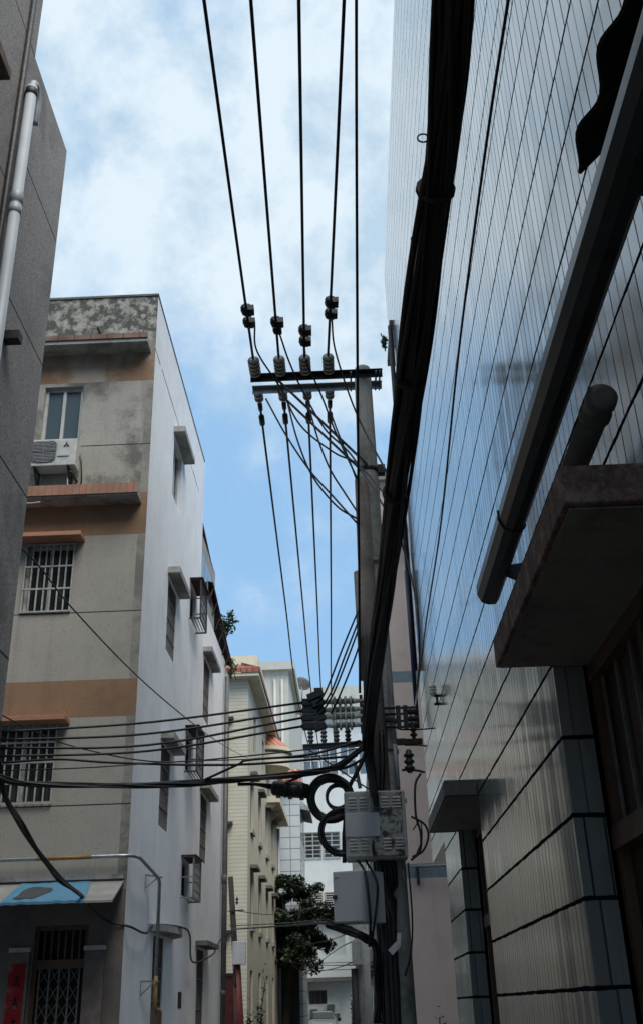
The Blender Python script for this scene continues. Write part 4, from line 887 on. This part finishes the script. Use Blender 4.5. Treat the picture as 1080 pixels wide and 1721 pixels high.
# four main conductors: run above the camera to the arm, dead-end, then go on down the alley
top_px = (346, 423, 502, 576); cl_px = ((419, 520, 541), (466, 541, 555), (507, 555, 573), (551, 508, 527)); far_px = ((500, 1175, 530, 1300), (523, 1165, 541, 1300), (540, 1170, 553, 1300), (557, 1180, 566, 1300))
nm = ('leftmost', 'second from left', 'third from left', 'rightmost')
for i, x in enumerate(WX):
    a = Vector((x, PYY-.50, ARMZ+.03)); bq = atZ(top_px[i], 0, 8.75); d = (bq-a); p0 = a+d*2.4
    pts = wirepath(p0, a, .12, 30)
    t = thing('power_line', '%s of the four power lines crossing the sky to the crossarm' % nm[i], 'power line', a, 'main power lines in front of the crossarm')
    link('strand', MB().tube(pts, .0145, 8), M['rubber'], t)
    # piercing clamps in pairs
    dirv = (pts[-6]-pts[-1]).normalized()
    for (py, sc) in ((cl_px[i][1], 1.0), (cl_px[i][2], .95 if i != 1 else .7)):
        best = min(pts[15:], key=lambda q: abs(q.y-atZ(cl_px[i][0], py, q.z).y)); q = best
        # exact point along the line
        for s in range(200):
            q2 = pts[-1].lerp(pts[-10], s/200); 
            if abs(q2.y-atZ(cl_px[i][0], py, q2.z).y) < abs(q.y-atZ(cl_px[i][0], py, q.z).y): q = q2
        random.seed(i*7+py); k = MB(); sc *= 1.12
        k.lathe(q-dirv*.055*sc, dirv, [(0,.02*sc), (.012*sc,.05*sc), (.05*sc,.058*sc), (.06*sc,.046*sc), (.085*sc,.056*sc), (.10*sc,.022*sc)], 9)
        k.obox(q+X*.045*sc-Z*.01, X, dirv, X.cross(dirv), .028*sc, .045*sc, .03*sc); k.obox(q+X*.03-dirv*.05*sc, X, dirv, X.cross(dirv), .018*sc, .03*sc, .018*sc); link('clamp', k, M['rubber'], t)
    # beyond the arm
    s = Vector((x, PYY+.36, ARMZ+.0)); m1 = atY(far_px[i][0], far_px[i][1], 24.0); e = atY(far_px[i][2], far_px[i][3], 34.0)
    t = thing('power_line', '%s of the four power lines running down the alley past the crossarm' % nm[i], 'power line', s, 'main power lines beyond the crossarm')
    pts = spline([s, s.lerp(m1, .5)-Z*.02, m1, e], 10)
    link('strand', MB().tube(pts, .0145, 8), M['rubber'], t)
    dirv = (pts[1]-pts[0]).normalized(); link('clamp', MB().lathe(s+dirv*.02, dirv, [(0,.014), (.02,.03), (.16,.028), (.2,.014)], 8), M['rubber'], t); link('clamp', MB().lathe(s+dirv*.3, dirv, [(0,.014), (.03,.036), (.22,.036), (.26,.014)], 8), M['rubber'], t)
# jumpers from the clamps down to the sleeve and the bundle
J = [([(428, 545, 9.0), (432, 590, 9.35), (470, 650, 9.6), (505, 715, 9.65), (560, 760, 9.6), (600, 780, 9.55), (655, 840, 8.6)], 'leftmost black jumper wire curving from the clamp pair to the cable bundle'),
     ([(467, 553, 9.02), (473, 570, 9.15), (485, 605, 9.4), (505, 650, 9.6), (545, 720, 9.65), (590, 765, 9.6), (650, 860, 8.5)], 'black jumper wire curving from the second clamp pair across the diagonal braces'),
     ([(508, 572, 9.2), (512, 588, 9.3), (516, 610, 9.4), (540, 665, 9.6), (565, 730, 9.65), (600, 805, 9.6)], 'black jumper wire curving from the third clamp pair down to the pole'),
     ([(557, 535, 8.95), (562, 585, 9.3), (585, 660, 9.5), (610, 720, 9.5), (650, 795, 8.9)], 'rightmost black jumper wire looping from its clamp across the pole shaft'),
     ([(447, 670, 9.9), (480, 730, 9.8), (520, 790, 9.75), (560, 835, 9.7), (600, 880, 9.62)], 'lowest black jumper wire sweeping from the left insulator to the sleeve'),
     ([(484, 680, 9.9), (500, 740, 9.8), (525, 800, 9.75), (565, 850, 9.7), (600, 872, 9.62)], 'black jumper wire dropping from the second rear insulator to the sleeve'),
     ([(518, 680, 9.9), (535, 740, 9.8), (555, 790, 9.75), (580, 830, 9.7), (601, 862, 9.62)], 'black jumper wire dropping from the third rear insulator to the sleeve'),
     ([(551, 680, 9.9), (565, 720, 9.8), (585, 770, 9.7), (602, 815, 9.62)], 'shortest black jumper wire dropping from the right rear insulator to the sleeve')]
for pts, lab in J: wire('jumper_wire', lab, 'wire', [atY(*p) for p in pts], .0105, 'rubber', 'jumper wires at the upper crossarm')
U4 = [([(606, 1015, 9.6), (575, 1090, 9.5), (548, 1160, 9.45), (530, 1185, 9.5)], 'first from left'), ([(607, 1030, 9.6), (580, 1100, 9.5), (555, 1165, 9.45), (533, 1195, 9.5)], 'second from left'),
      ([(608, 1040, 9.6), (588, 1095, 9.5), (560, 1165, 9.45), (536, 1205, 9.5)], 'third from left'), ([(610, 1060, 9.6), (596, 1105, 9.5), (572, 1165, 9.45), (556, 1200, 9.5)], 'last from left')]
for pts, lab in U4: wire('jumper_wire', '%s of the four slanting wires between pole sleeve and clamp cluster' % lab, 'wire', [atY(*p) for p in pts], .0095, 'rubber', 'slanting wires to the clamp cluster')
wire('drop_wire', 'single vertical looking black wire passing straight down in front of the pole', 'wire', [(.30, 2.2, 4.7+3.4), atY(598, 0, 5.0), atY(600, 620, 7.4), atY(603, 1000, 9.2), atY(604, 1165, 9.55)], .0125)
wire('blue_cable', 'dark blue cable slanting in front of the pale tiled wall right of the thick bundle', 'cable', [atX(900, -300, 1.0), atX(853, 0, 1.0), atX(815, 250, 1.0), atX(770, 590, 1.02), atX(740, 880, 1.05), atX(716, 1040, 1.05), atX(700, 1165, 1.0), atY(695, 1195, 9.66)], .0095, 'bluecable')
wire('wall_cable', 'thin black cable running down beside the far corner of the tiled wall', 'cable', [atX(690, 930, 1.15), atX(700, 1010, 1.15), atX(704, 1100, 1.15), atX(698, 1180, 1.05)], .012)
wire('wall_cable', 'pair-like thin black cable leaving the thick bundle toward the tiled wall corner', 'cable', [atY(672, 905, 7.6), atY(688, 960, 9.2), atY(700, 1020, 11.5)], .010)
# dead-end clamp cluster and four wires to the left
cc = thing('clamp_cluster', 'black plastic cluster of dead-end clamps left of the white strain insulators', 'clamp', (-.3, 9.55, 4.1))
k = MB(); random.seed(5)
for i, (z, dy) in enumerate(DE):
    k.obox((-.30, 9.55+dy, z), X, Y, Z, .10, .035, .034); k.lathe((-.42, 9.55+dy, z), X, [(0,.012), (.02,.026), (.14,.034), (.16,.03), (.24,.022)], 9)
    k.obox((-.25+random.uniform(-.02,.02), 9.52+dy, z-.02), Vector((.9,0,.3)).normalized(), Y, Vector((-.3,0,.9)).normalized(), .06, .03, .03)
k.obox((-.27, 9.52, 4.42), Vector((.9,0,.35)).normalized(), Y, Vector((-.35,0,.9)).normalized(), .08, .035, .035); k.obox((-.24, 9.52, 4.47), X, Y, Z, .04, .03, .02)
link('body', k, M['rubber'], cc, bevel=.006)
LW = [(1228, 1190), (1247, 1203), (1266, 1213), (1283, 1228)]
for i, (yl, yr) in enumerate(LW):
    pts = [Vector((-3.19, 9.12, 4.07-.075*i)), atY(250, [1214, 1233, 1252, 1262][i], 9.35), Vector((-.42, 9.55+DE[i][1], DE[i][0]))]
    wire('service_wire', '%s of the four level wires stretched from clamp cluster to left wall' % ('top', 'second', 'third', 'lowest')[i], 'wire', pts, .0115, 'rubber', 'level wires to the left wall')
wb = thing('wire_bracket', 'dark steel bracket on the grey left wall where the level wires end', 'bracket', (-3.2, 9.1, 3.8)); k = MB().box(-3.22, -3.17, 9.06, 9.12, 3.66, 4.16); link('bar', k, M['dksteel'], wb)
for i in range(4): link('spool', MB().lathe((-3.19, 9.1, 4.05-.075*i), -Y, [(0,.02), (.05,.028), (.07,.018)], 8), M['ceramic_dk'], wb)
# tangled bundle to the left
def bundle(name, label, pts, R0, nstr, r, mats=('rubber', 'rubber2'), twist=3.0, seed=1, taper=None, k=8, core=True):
    t = thing(name, label, 'cable bundle', pts[0]); c = spline(pts, k); random.seed(seed)
    if core: link('core', MB().tube(c, R0*.72, 8), M[mats[0]], t)
    for s in range(nstr):
        a0 = random.uniform(0, 6.28); rr = R0*random.uniform(.55, 1.0); tw = twist*random.uniform(.4, 1.2)*random.choice((-1, 1)); q = []; ph = random.uniform(0, 9)
        for i, p in enumerate(c):
            u = i/(len(c)-1); tg = (c[min(i+1, len(c)-1)]-c[max(i-1, 0)]).normalized(); e1 = tg.cross(Z).normalized(); e2 = tg.cross(e1)
            a = a0+tw*u*3; w = rr*(1+.14*math.sin(u*17+ph))*(taper(u) if taper else 1); q.append(p+e1*w*math.cos(a)+e2*w*math.sin(a))
        link('cable', MB().tube(q, r*random.uniform(.75, 1.2), 6), M[random.choice(mats)], t)
    return t, c
bundle('cable_bundle', 'loose black cable bundle sagging level from the pole to the left wall', [Vector((-3.2, 9.05, 3.66)), atY(60, 1318, 9.2), atY(230, 1320, 9.35), atY(370, 1312, 9.45), atY(480, 1304, 9.5), atY(560, 1290, 9.55), atY(612, 1255, 9.6)], .028, 8, .010, seed=4, twist=4)
bundle('cable_bundle', 'black cable bundle dropping steeply from the left wall onto the blue tarpaulin', [Vector((-3.19, 9.15, 3.80)), atY(12, 1345, 9.6), atY(50, 1410, 11), atY(100, 1475, 13), atY(140, 1508, 14.4)], .030, 6, .012, seed=9, twist=3)
wire('wall_cable', 'black cable slung along the foot of the white side wall below the hoods', 'cable', [atY(138, 1506, 14.4), atY(165, 1535, 15.0), (XL-.2, YF-.05, 2.86), (XL+.06, YF+.1, 2.80), (XL+.08, 16.4, 2.78), (XL+.06, 17.2, 2.95), (XL+.34, 18.2, 2.97), (XL+.3, 19.4, 2.92), (XL+.1, 21.2, 2.55), (XL+.27, 22.9, 2.75), (XL+.1, 24.8, 3.0), (XL+.1, 26.5, 3.35), (-3.02, 27.9, 3.5)], .017, 'rubber2')
for i, (pts, r, lab) in enumerate((
    ([(-30, 862, 9.0), (60, 945, 9.6), (120, 1020, 10.4), (235, 1140, 12.5), (340, 1228, 16), (385, 1258, 26), (417, 1275, 34.9)], .009, 'thin black wire running diagonally down across the beige front and white wall'),
    ([(-10, 1195, 9.3), (60, 1230, 9.5), (130, 1256, 9.7), (260, 1280, 9.7), (400, 1272, 9.6), (600, 1250, 9.6)], .007, 'thin wire sagging from the left wall to the pole just under the level wires'),
    ([(5, 1282, 9.15), (100, 1276, 9.2), (200, 1282, 9.3), (400, 1285, 9.4), (600, 1270, 9.6)], .012, 'black wire with small clips stretched below the lowest level wire'),
    ([(2, 1295, 9.15), (150, 1290, 9.2), (300, 1280, 9.3), (520, 1272, 9.5), (600, 1258, 9.6)], .006, 'thinnest wire strung above the tangled bundle to the pole'),
    ([(345, 1310, 9.4), (400, 1285, 9.4), (420, 1277, 9.4), (520, 1268, 9.5), (605, 1245, 9.6)], .012, 'black cable rising from the tangled bundle toward the pole'),
    ([(430, 1318, 9.5), (470, 1318, 9.6), (520, 1300, 9.6), (580, 1290, 9.6), (610, 1275, 9.6)], .014, 'thick black cable passing just above the black splice closure'))):
    wire('hanging_wire', lab, 'wire', [atY(*p) for p in pts], r)
for i, pts in enumerate(([(392, 1530, 27.9), (450, 1537, 34), (500, 1530, 30), (560, 1520, 20)], [(385, 1556, 27.9), (470, 1552, 27), (552, 1545, 18)], [(390, 1562, 27.9), (480, 1556, 20), (560, 1550, 11), (590, 1560, 9.6)], [(505, 1590, 40), (560, 1578, 30), (600, 1560, 20)], [(508, 1640, 45), (560, 1600, 30), (600, 1578, 20)], [(480, 1617, 45), (540, 1622, 40), (600, 1622, 20)], [(512, 1637, 48), (560, 1628, 30), (598, 1615, 20)])):
    wire('hanging_wire', ('highest of the sagging wires from the leaning pole across the tree', 'middle sagging wire from the leaning pole in front of the tree', 'thickest sagging wire from the leaning pole to under the lower box', 'upper wire strung to the rear pole below the tree', 'slanting wire rising to the rear pole past the far porch', 'level wire strung to the rear pole across the far porch', 'lower slanting wire to the rear pole across the far porch')[i], 'wire', [atY(*p) for p in pts], .016 if i == 2 else .011, 'rubber2')
# the splice closure and the cable coils
sc = thing('splice_closure', 'black ribbed splice closure hanging in the cables left of the coils', 'splice closure', atY(488, 1327, 9.6))
a, c = atY(455, 1324, 9.6), atY(520, 1330, 9.6); d = (c-a); L = d.length
k = MB().lathe(a, d, [(0,.02), (.01,.05), (L*.08,.068), (L*.35,.072), (L*.37,.080), (L*.41,.080), (L*.43,.072), (L*.75,.072), (L*.77,.078), (L*.82,.078), (L*.84,.072), (L*.97,.066), (L,.03)], 16); link('body', k, M['rubber'], sc)
for s in (.2, .5, .8): link('clip', MB().obox(a.lerp(c, s)-Z*.068, X, Y, Z, .02, .03, .016), M['rubber'], sc)
wire('hanging_wire', 'black cable entering the left end of the splice closure', 'cable', [atY(400, 1318, 9.5), atY(430, 1318, 9.55), a], .016)
def coil(px, py, Yc, rad, lab, seed, n=11, el=1.0):
    t = thing('cable_coil', lab, 'cable coil', atY(px, py, Yc), 'coils of spare cable'); c = atY(px, py, Yc); random.seed(seed)
    for s in range(n):
        r = rad*random.uniform(.80, 1.08); ph = random.uniform(0, 6.28); dy = random.uniform(-.04, .04); ox, oz = random.uniform(-.01, .01), random.uniform(-.012, .012); m = MB(); N = 40
        pts = [c+Vector((ox+r*math.cos(2*math.pi*i/N), dy+.02*math.sin(4*math.pi*i/N+ph), oz+el*r*math.sin(2*math.pi*i/N))) for i in range(N+1)]
        link('loop', m.tube(pts, .0125, 7, caps=False), M['rubber'], t)
    return t
coil(556, 1342, 9.62, .195, 'upper black cable coil hanging left of the louvred box', 2)
coil(574, 1397, 9.60, .195, 'lower black cable coil tucked behind the left edge of the louvred box', 6, 11, 1.0)
coil(568, 1340, 9.72, .125, 'smaller inner cable coil showing inside the upper black coil', 8, 4, 1.0)
# the thick bundle coming over the camera on the right
def bp(px, py):
    r = ray(px, py); s = r.z/r.y; yy = (2.3+1.056)/(s+.11); return atY(px, py, yy)
path = [bp(775, -300), bp(757, 0), bp(748, 150), bp(738, 260), bp(718, 420), bp(700, 560), bp(684, 680), bp(668, 800), bp(655, 910), bp(645, 1000), bp(632, 1100), bp(622, 1200), atY(618, 1260, 9.56), atY(628, 1330, 9.37), atY(632, 1355, 9.36)]
bt, bc = bundle('cable_bundle', 'very thick black cable bundle sweeping overhead in front of the tiled wall to the pole', path, .068, 26, .0135, seed=21, twist=1.6, taper=lambda u: 1.0 if u < .72 else max(.25, 1.0-(u-.72)*2.9), k=8, core=False)
link('core', MB().tube(bc, [(.052 if i/len(bc) < .72 else max(.015, .052-(i/len(bc)-.72)*.15)) for i in range(len(bc))], 10), M['rubber'], bt)
for i in (int(len(bc)*.24), int(len(bc)*.4), int(len(bc)*.52)):
    tg = (bc[i+1]-bc[i]).normalized(); link('tie', MB().lathe(bc[i]-tg*.012, tg, [(0,.079), (.004,.083), (.02,.083), (.024,.079)], 14), M['rubber2'], bt)
for (px, py, r) in ((710, 232, .022), (697, 402, .018)):
    k = MB(); c = bp(px, py); N = 14; k.tube([c+Vector((r*math.cos(6.28*i/N), 0, r*math.sin(6.28*i/N)))for i in range(N+1)], .0035, 6, caps=False); link('tie_loop', k, M['rubber'], bt)
# cables hanging down pole and round the boxes
for i, (pts, r, lab) in enumerate((
    ([(622, 1230, 9.58), (612, 1270, 9.56), (598, 1300, 9.56), (585, 1330, 9.6), (578, 1400, 9.6), (578, 1450, 9.6)], .02, 'thick black cable curving off the bundle down behind the louvred box'),
    ([(640, 1230, 9.56), (642, 1290, 9.5), (640, 1330, 9.5)], .03, 'thick black cable going straight into the top of the louvred box'),
    ([(600, 1445, 9.5), (612, 1465, 9.32), (618, 1500, 9.24), (622, 1560, 9.25), (620, 1590, 9.4)], .012, 'black cable dropping between both boxes along the left edge'),
    ([(614, 1446, 9.5), (632, 1480, 9.3), (633, 1510, 9.3), (628, 1555, 9.3), (622, 1590, 9.4)], .011, 'black cable bowing over the right face of the lower box'),
    ([(706, 1300, 9.6), (697, 1320, 9.55), (698, 1370, 9.5), (706, 1400, 9.5), (705, 1430, 9.5), (690, 1446, 9.5)], .011, 'brownish cable looping outside the right edge of the louvred box'),
    ([(690, 1372, 9.5), (712, 1385, 9.5), (719, 1405, 9.5), (710, 1430, 9.5), (692, 1440, 9.5)], .010, 'black cable looping widest to the right of the louvred box'),
    ([(693, 1395, 9.5), (705, 1380, 9.5), (708, 1410, 9.5), (698, 1438, 9.5)], .006, 'thin grey cable looping tightly beside the louvred box'),
    ([(685, 1450, 9.66), (692, 1540, 9.66), (690, 1600, 9.66), (680, 1640, 9.66)], .008, 'thin black cable hanging free down the right of the pole foot'),
    ([(672, 1226, 9.7), (700, 1226, 9.8), (730, 1224, 10.4)], .008, 'short black wire from the right bracket to the tiled wall'),
    ([(680, 1252, 9.65), (700, 1252, 9.8), (716, 1254, 10.6)], .010, 'black wire from the lower right insulator to the tiled wall'),
    ([(676, 1294, 9.65), (700, 1295, 9.9), (712, 1298, 10.2)], .012, 'lowest black wire from the pole to the tiled wall'))):
    wire('hanging_cable', lab, 'cable', [atY(*p) for p in pts], r, 'rubber2' if 'brownish' in lab or 'grey' in lab else 'rubber')
bundle('cable_bundle', 'dark mass of cables lashed down the shaded front of the pole behind the boxes', [(PXX-.06, PYY-.20, 4.15), (PXX-.05, PYY-.22, 3.4), (PXX-.05, PYY-.22, 2.4), (PXX-.05, PYY-.23, 1.2), (PXX-.05, PYY-.25, .1)], .095, 18, .020, seed=31, twist=.6)
bundle('cable_bundle', 'short black cable bundle running slanting under the lower grey box to the pole', [atY(548, 1553, 9.42), atY(580, 1563, 9.38), (atY(610, 1576, 9.38)), atY(630, 1592, 9.50), atY(634, 1640, 9.62), atY(634, 1720, 9.64)], .035, 9, .011, seed=44, twist=2)
# spool insulator on the tiled wall
wi = thing('wall_insulator', 'pale spool insulator on a small black bracket fixed to the tiled wall', 'insulator', (1.2, 11.9, 6.2))
c = atX(728, 1172, 1.17); k = MB().bar(c-Z*.09, c+X*.08-Z*.09, .03).bar(c+Z*.02, c+X*.08+Z*.02, .03).bar(c+X*.04-Z*.1, c+X*.04+Z*.03, .03); link('bracket', k, M['dksteel'], wi)
link('spool', MB().lathe(c-X*.01+Z*.02, Z, ribbed(.16, .035, .055, 3, .02), 14), M['ceramic'], wi)

# ------------------------------------------------------------------ greenery
def leaves(mb, c, rad, n, s, flat=.0):
    for _ in range(n):
        d = Vector((random.gauss(0,1), random.gauss(0,1), random.gauss(0,1))).normalized()*(random.random()**.45)
        p = Vector(c)+Vector((d.x*rad[0], d.y*rad[1], d.z*rad[2])); u = Vector((random.gauss(0,1), random.gauss(0,1), random.gauss(0,.6))).normalized()
        v = u.cross(Vector((random.gauss(0,.5), random.gauss(0,.5), 1))).normalized(); w = u.cross(v)*.25; L = s*random.uniform(.6, 1.3)
        mb.quad(p-u*L, p-v*L*.42+w*L*.2, p+u*L); mb.quad(p-u*L, p+u*L, p+v*L*.42+w*L*.2)
def tree():
    t = thing('tree', 'dense dark green tree leaning over the alley in front of the white tiled building', 'tree', (-3.0, 49, 0)); random.seed(40)
    k = MB(); k.tube(spline([(-3.1, 49, 0), (-2.95, 48.9, 2.2), (-2.6, 48.7, 4.0), (-2.3, 48.6, 5.6)], 6), [.20-.005*i for i in range(19)], 10)
    L = []; cl = []
    for i in range(11):
        b0 = Vector((-2.8+.3*random.random(), 48.8, 2.8+2.0*random.random())); e = Vector((random.uniform(-3.6, -1.1), random.uniform(47.6, 49.8), random.uniform(4.0, 6.9)))
        k.tube(spline([b0, b0.lerp(e, .5)+Z*.3, e], 5), [.08-.006*j for j in range(11)], 7); cl.append(e)
    link('trunk', k, M['bark'], t)
    m = MB()
    cl += [Vector((random.uniform(-3.5, -2.0), random.uniform(47.8, 49.6), random.uniform(3.3, 5.2))) for _ in range(9)]
    for i in range(84):
        a = random.choice(cl); c = (a.x+random.uniform(-.5,.5), a.y+random.uniform(-.6,.6), a.z+random.uniform(-.4,.5)); r = random.uniform(.22, .5)
        leaves(m, c, (r*1.1, r*1.1, r*.8), int(270*r/.4), .11)
    link('crown', m, M['leaf'], t)
tree()
def bush(name, label, c, spread, n, s, mat, stems=5, seed=3):
    t = thing(name, label, 'plant', c); random.seed(seed); k = MB(); m = MB()
    for i in range(stems):
        e = Vector(c)+Vector((random.uniform(-1,1)*spread[0], random.uniform(-1,1)*spread[1], random.uniform(.4,1)*spread[2]))
        k.tube(spline([Vector(c), Vector(c).lerp(e, .5)+Vector((0,0,.08*spread[2])), e], 4), .012, 5)
        for q in (.5, .8, 1.0): leaves(m, Vector(c).lerp(e, q), (spread[0]*.35, spread[1]*.35, spread[2]*.2), n, s)
    link('stem', k, M['bark'], t); link('foliage', m, M[mat], t)
bush('plant', 'small green plant sprouting from the rusty roof edge above the white wall', (XL+.1, 25.8, 10.75), (.35, .6, .75), 14, .07, 'leaf2', 7, 5)
bush('plant', 'green weeds hanging at the lower end of the tin roof', (XL+.16, 26.6, 9.9), (.18, .4, .55), 8, .06, 'leaf2', 4, 8)
bush('plant', 'small plant on the slab at the far upper corner of the tiled building', (1.14, 17.0, 13.75), (.12, .18, .45), 6, .06, 'leaf2', 4, 12)
bush('plant', 'climbing plant with sparse leaves at the foot of the cream building', (-2.75, 31, .2), (.3, .4, 2.6), 10, .07, 'leaf', 7, 15)
bush('plant', 'low weeds at the foot of the pink wall', (1.45, 19.6, 0), (.3, .25, 1.5), 10, .05, 'leaf', 6, 17)
bush('plant', 'leafy plant against the far end wall right of the parked car', (-.25, 71, 0), (.35, .4, 2.2), 18, .10, 'leaf2', 6, 19)

# ------------------------------------------------------------------ parked car
def car(cx, cy):
    t = thing('parked_car', 'silver car parked at the far end of the alley facing the camera', 'car', (cx, cy, 0))
    # sections along the length: (y offset, half width low, half width belt, z bottom, z belt, half width roof, z roof)
    secs = [(-2.15, .66, .70, .35, .62, .60, .66), (-2.05, .80, .82, .25, .72, .70, .78), (-1.2, .86, .87, .22, .86, .74, .94), (-.75, .87, .88, .22, .92, .74, 1.02), (.0, .88, .88, .22, .95, .58, 1.44), (.9, .88, .88, .22, .96, .57, 1.46), (1.6, .86, .87, .24, .98, .62, 1.14), (2.1, .80, .82, .28, .94, .70, 1.0), (2.2, .74, .76, .4, .8, .66, .86)]
    k = MB(); rings = []
    for (yo, a, b_, z0, zb, c, zr) in secs:
        y = cy+yo; rings.append([Vector((cx+s*x, y, z)) for s, x, z in ((-1, a*.9, z0), (-1, a, z0+.15), (-1, b_, (z0+zb)/2), (-1, b_*.98, zb), (-1, c, zr-.03), (-1, c*.75, zr), (1, c*.75, zr), (1, c, zr-.03), (1, b_*.98, zb), (1, b_, (z0+zb)/2), (1, a, z0+.15), (1, a*.9, z0))])
    for r0, r1 in zip(rings, rings[1:]):
        for i in range(12): k.quad(r0[i], r0[(i+1) % 12], r1[(i+1) % 12], r1[i], sm=True)
    k.quad(*rings[0]); k.quad(*rings[-1]); link('body', k, M['paint'], t)
    def lerp3(i, j, f): return rings[i][j].lerp(rings[i+1][j], f)
    k = MB(); o = Vector((0, -.025, .02))
    for q in (4, 5, 6): k.quad(*[v+o for v in (lerp3(3, q, .10), lerp3(3, q+1, .10), lerp3(3, q+1, .86), lerp3(3, q, .86))])
    link('windscreen', k, M['carglass'], t)
    k = MB()
    for s, j0, j1 in ((-1, 3, 4), (1, 8, 7)):
        o = Vector((s*.012, 0, .004)); k.quad(*[v+o for v in (lerp3(4, j0, .05), lerp3(5, j0, .3), lerp3(5, j1, .2), lerp3(4, j1, .05))])
    link('side_windows', k, M['carglass'], t)
    for s in (-1, 1):
        k = MB().lathe((cx+s*1.0, cy-.62, 1.0), Y, [(0,.03), (.02,.10), (.08,.11), (.14,.05)], 12); k.bar((cx+s*.84, cy-.55, .96), (cx+s*.95, cy-.55, .99), .04); link('wing_mirror', k, M['tyre'], t)
        k = MB().lathe((cx+s*.58, cy-2.13, .62), -Y, [(0,.13), (.03,.12), (.05,.08)], 14); link('headlight', k, M['sticker'], t)
        for yy in (-1.35, 1.35):
            k = MB().lathe((cx+s*.90, cy+yy, .31), X*s, [(-.18,.26), (-.17,.31), (0,.31), (.01,.27)], 18); w = link('wheel', k, M['tyre'], t)
            link('rim', MB().lathe((cx+s*.905, cy+yy, .31), X*s, [(0,.2), (.01,.19), (.012,.05)], 14), M['galv'], w)
    link('grille', MB().box(cx-.4, cx+.4, cy-2.185, cy-2.14, .42, .58), M['tyre'], t); link('bumper', MB().box(cx-.72, cx+.72, cy-2.2, cy-2.05, .26, .38), M['tyre'], t)
car(-2.0, 67)
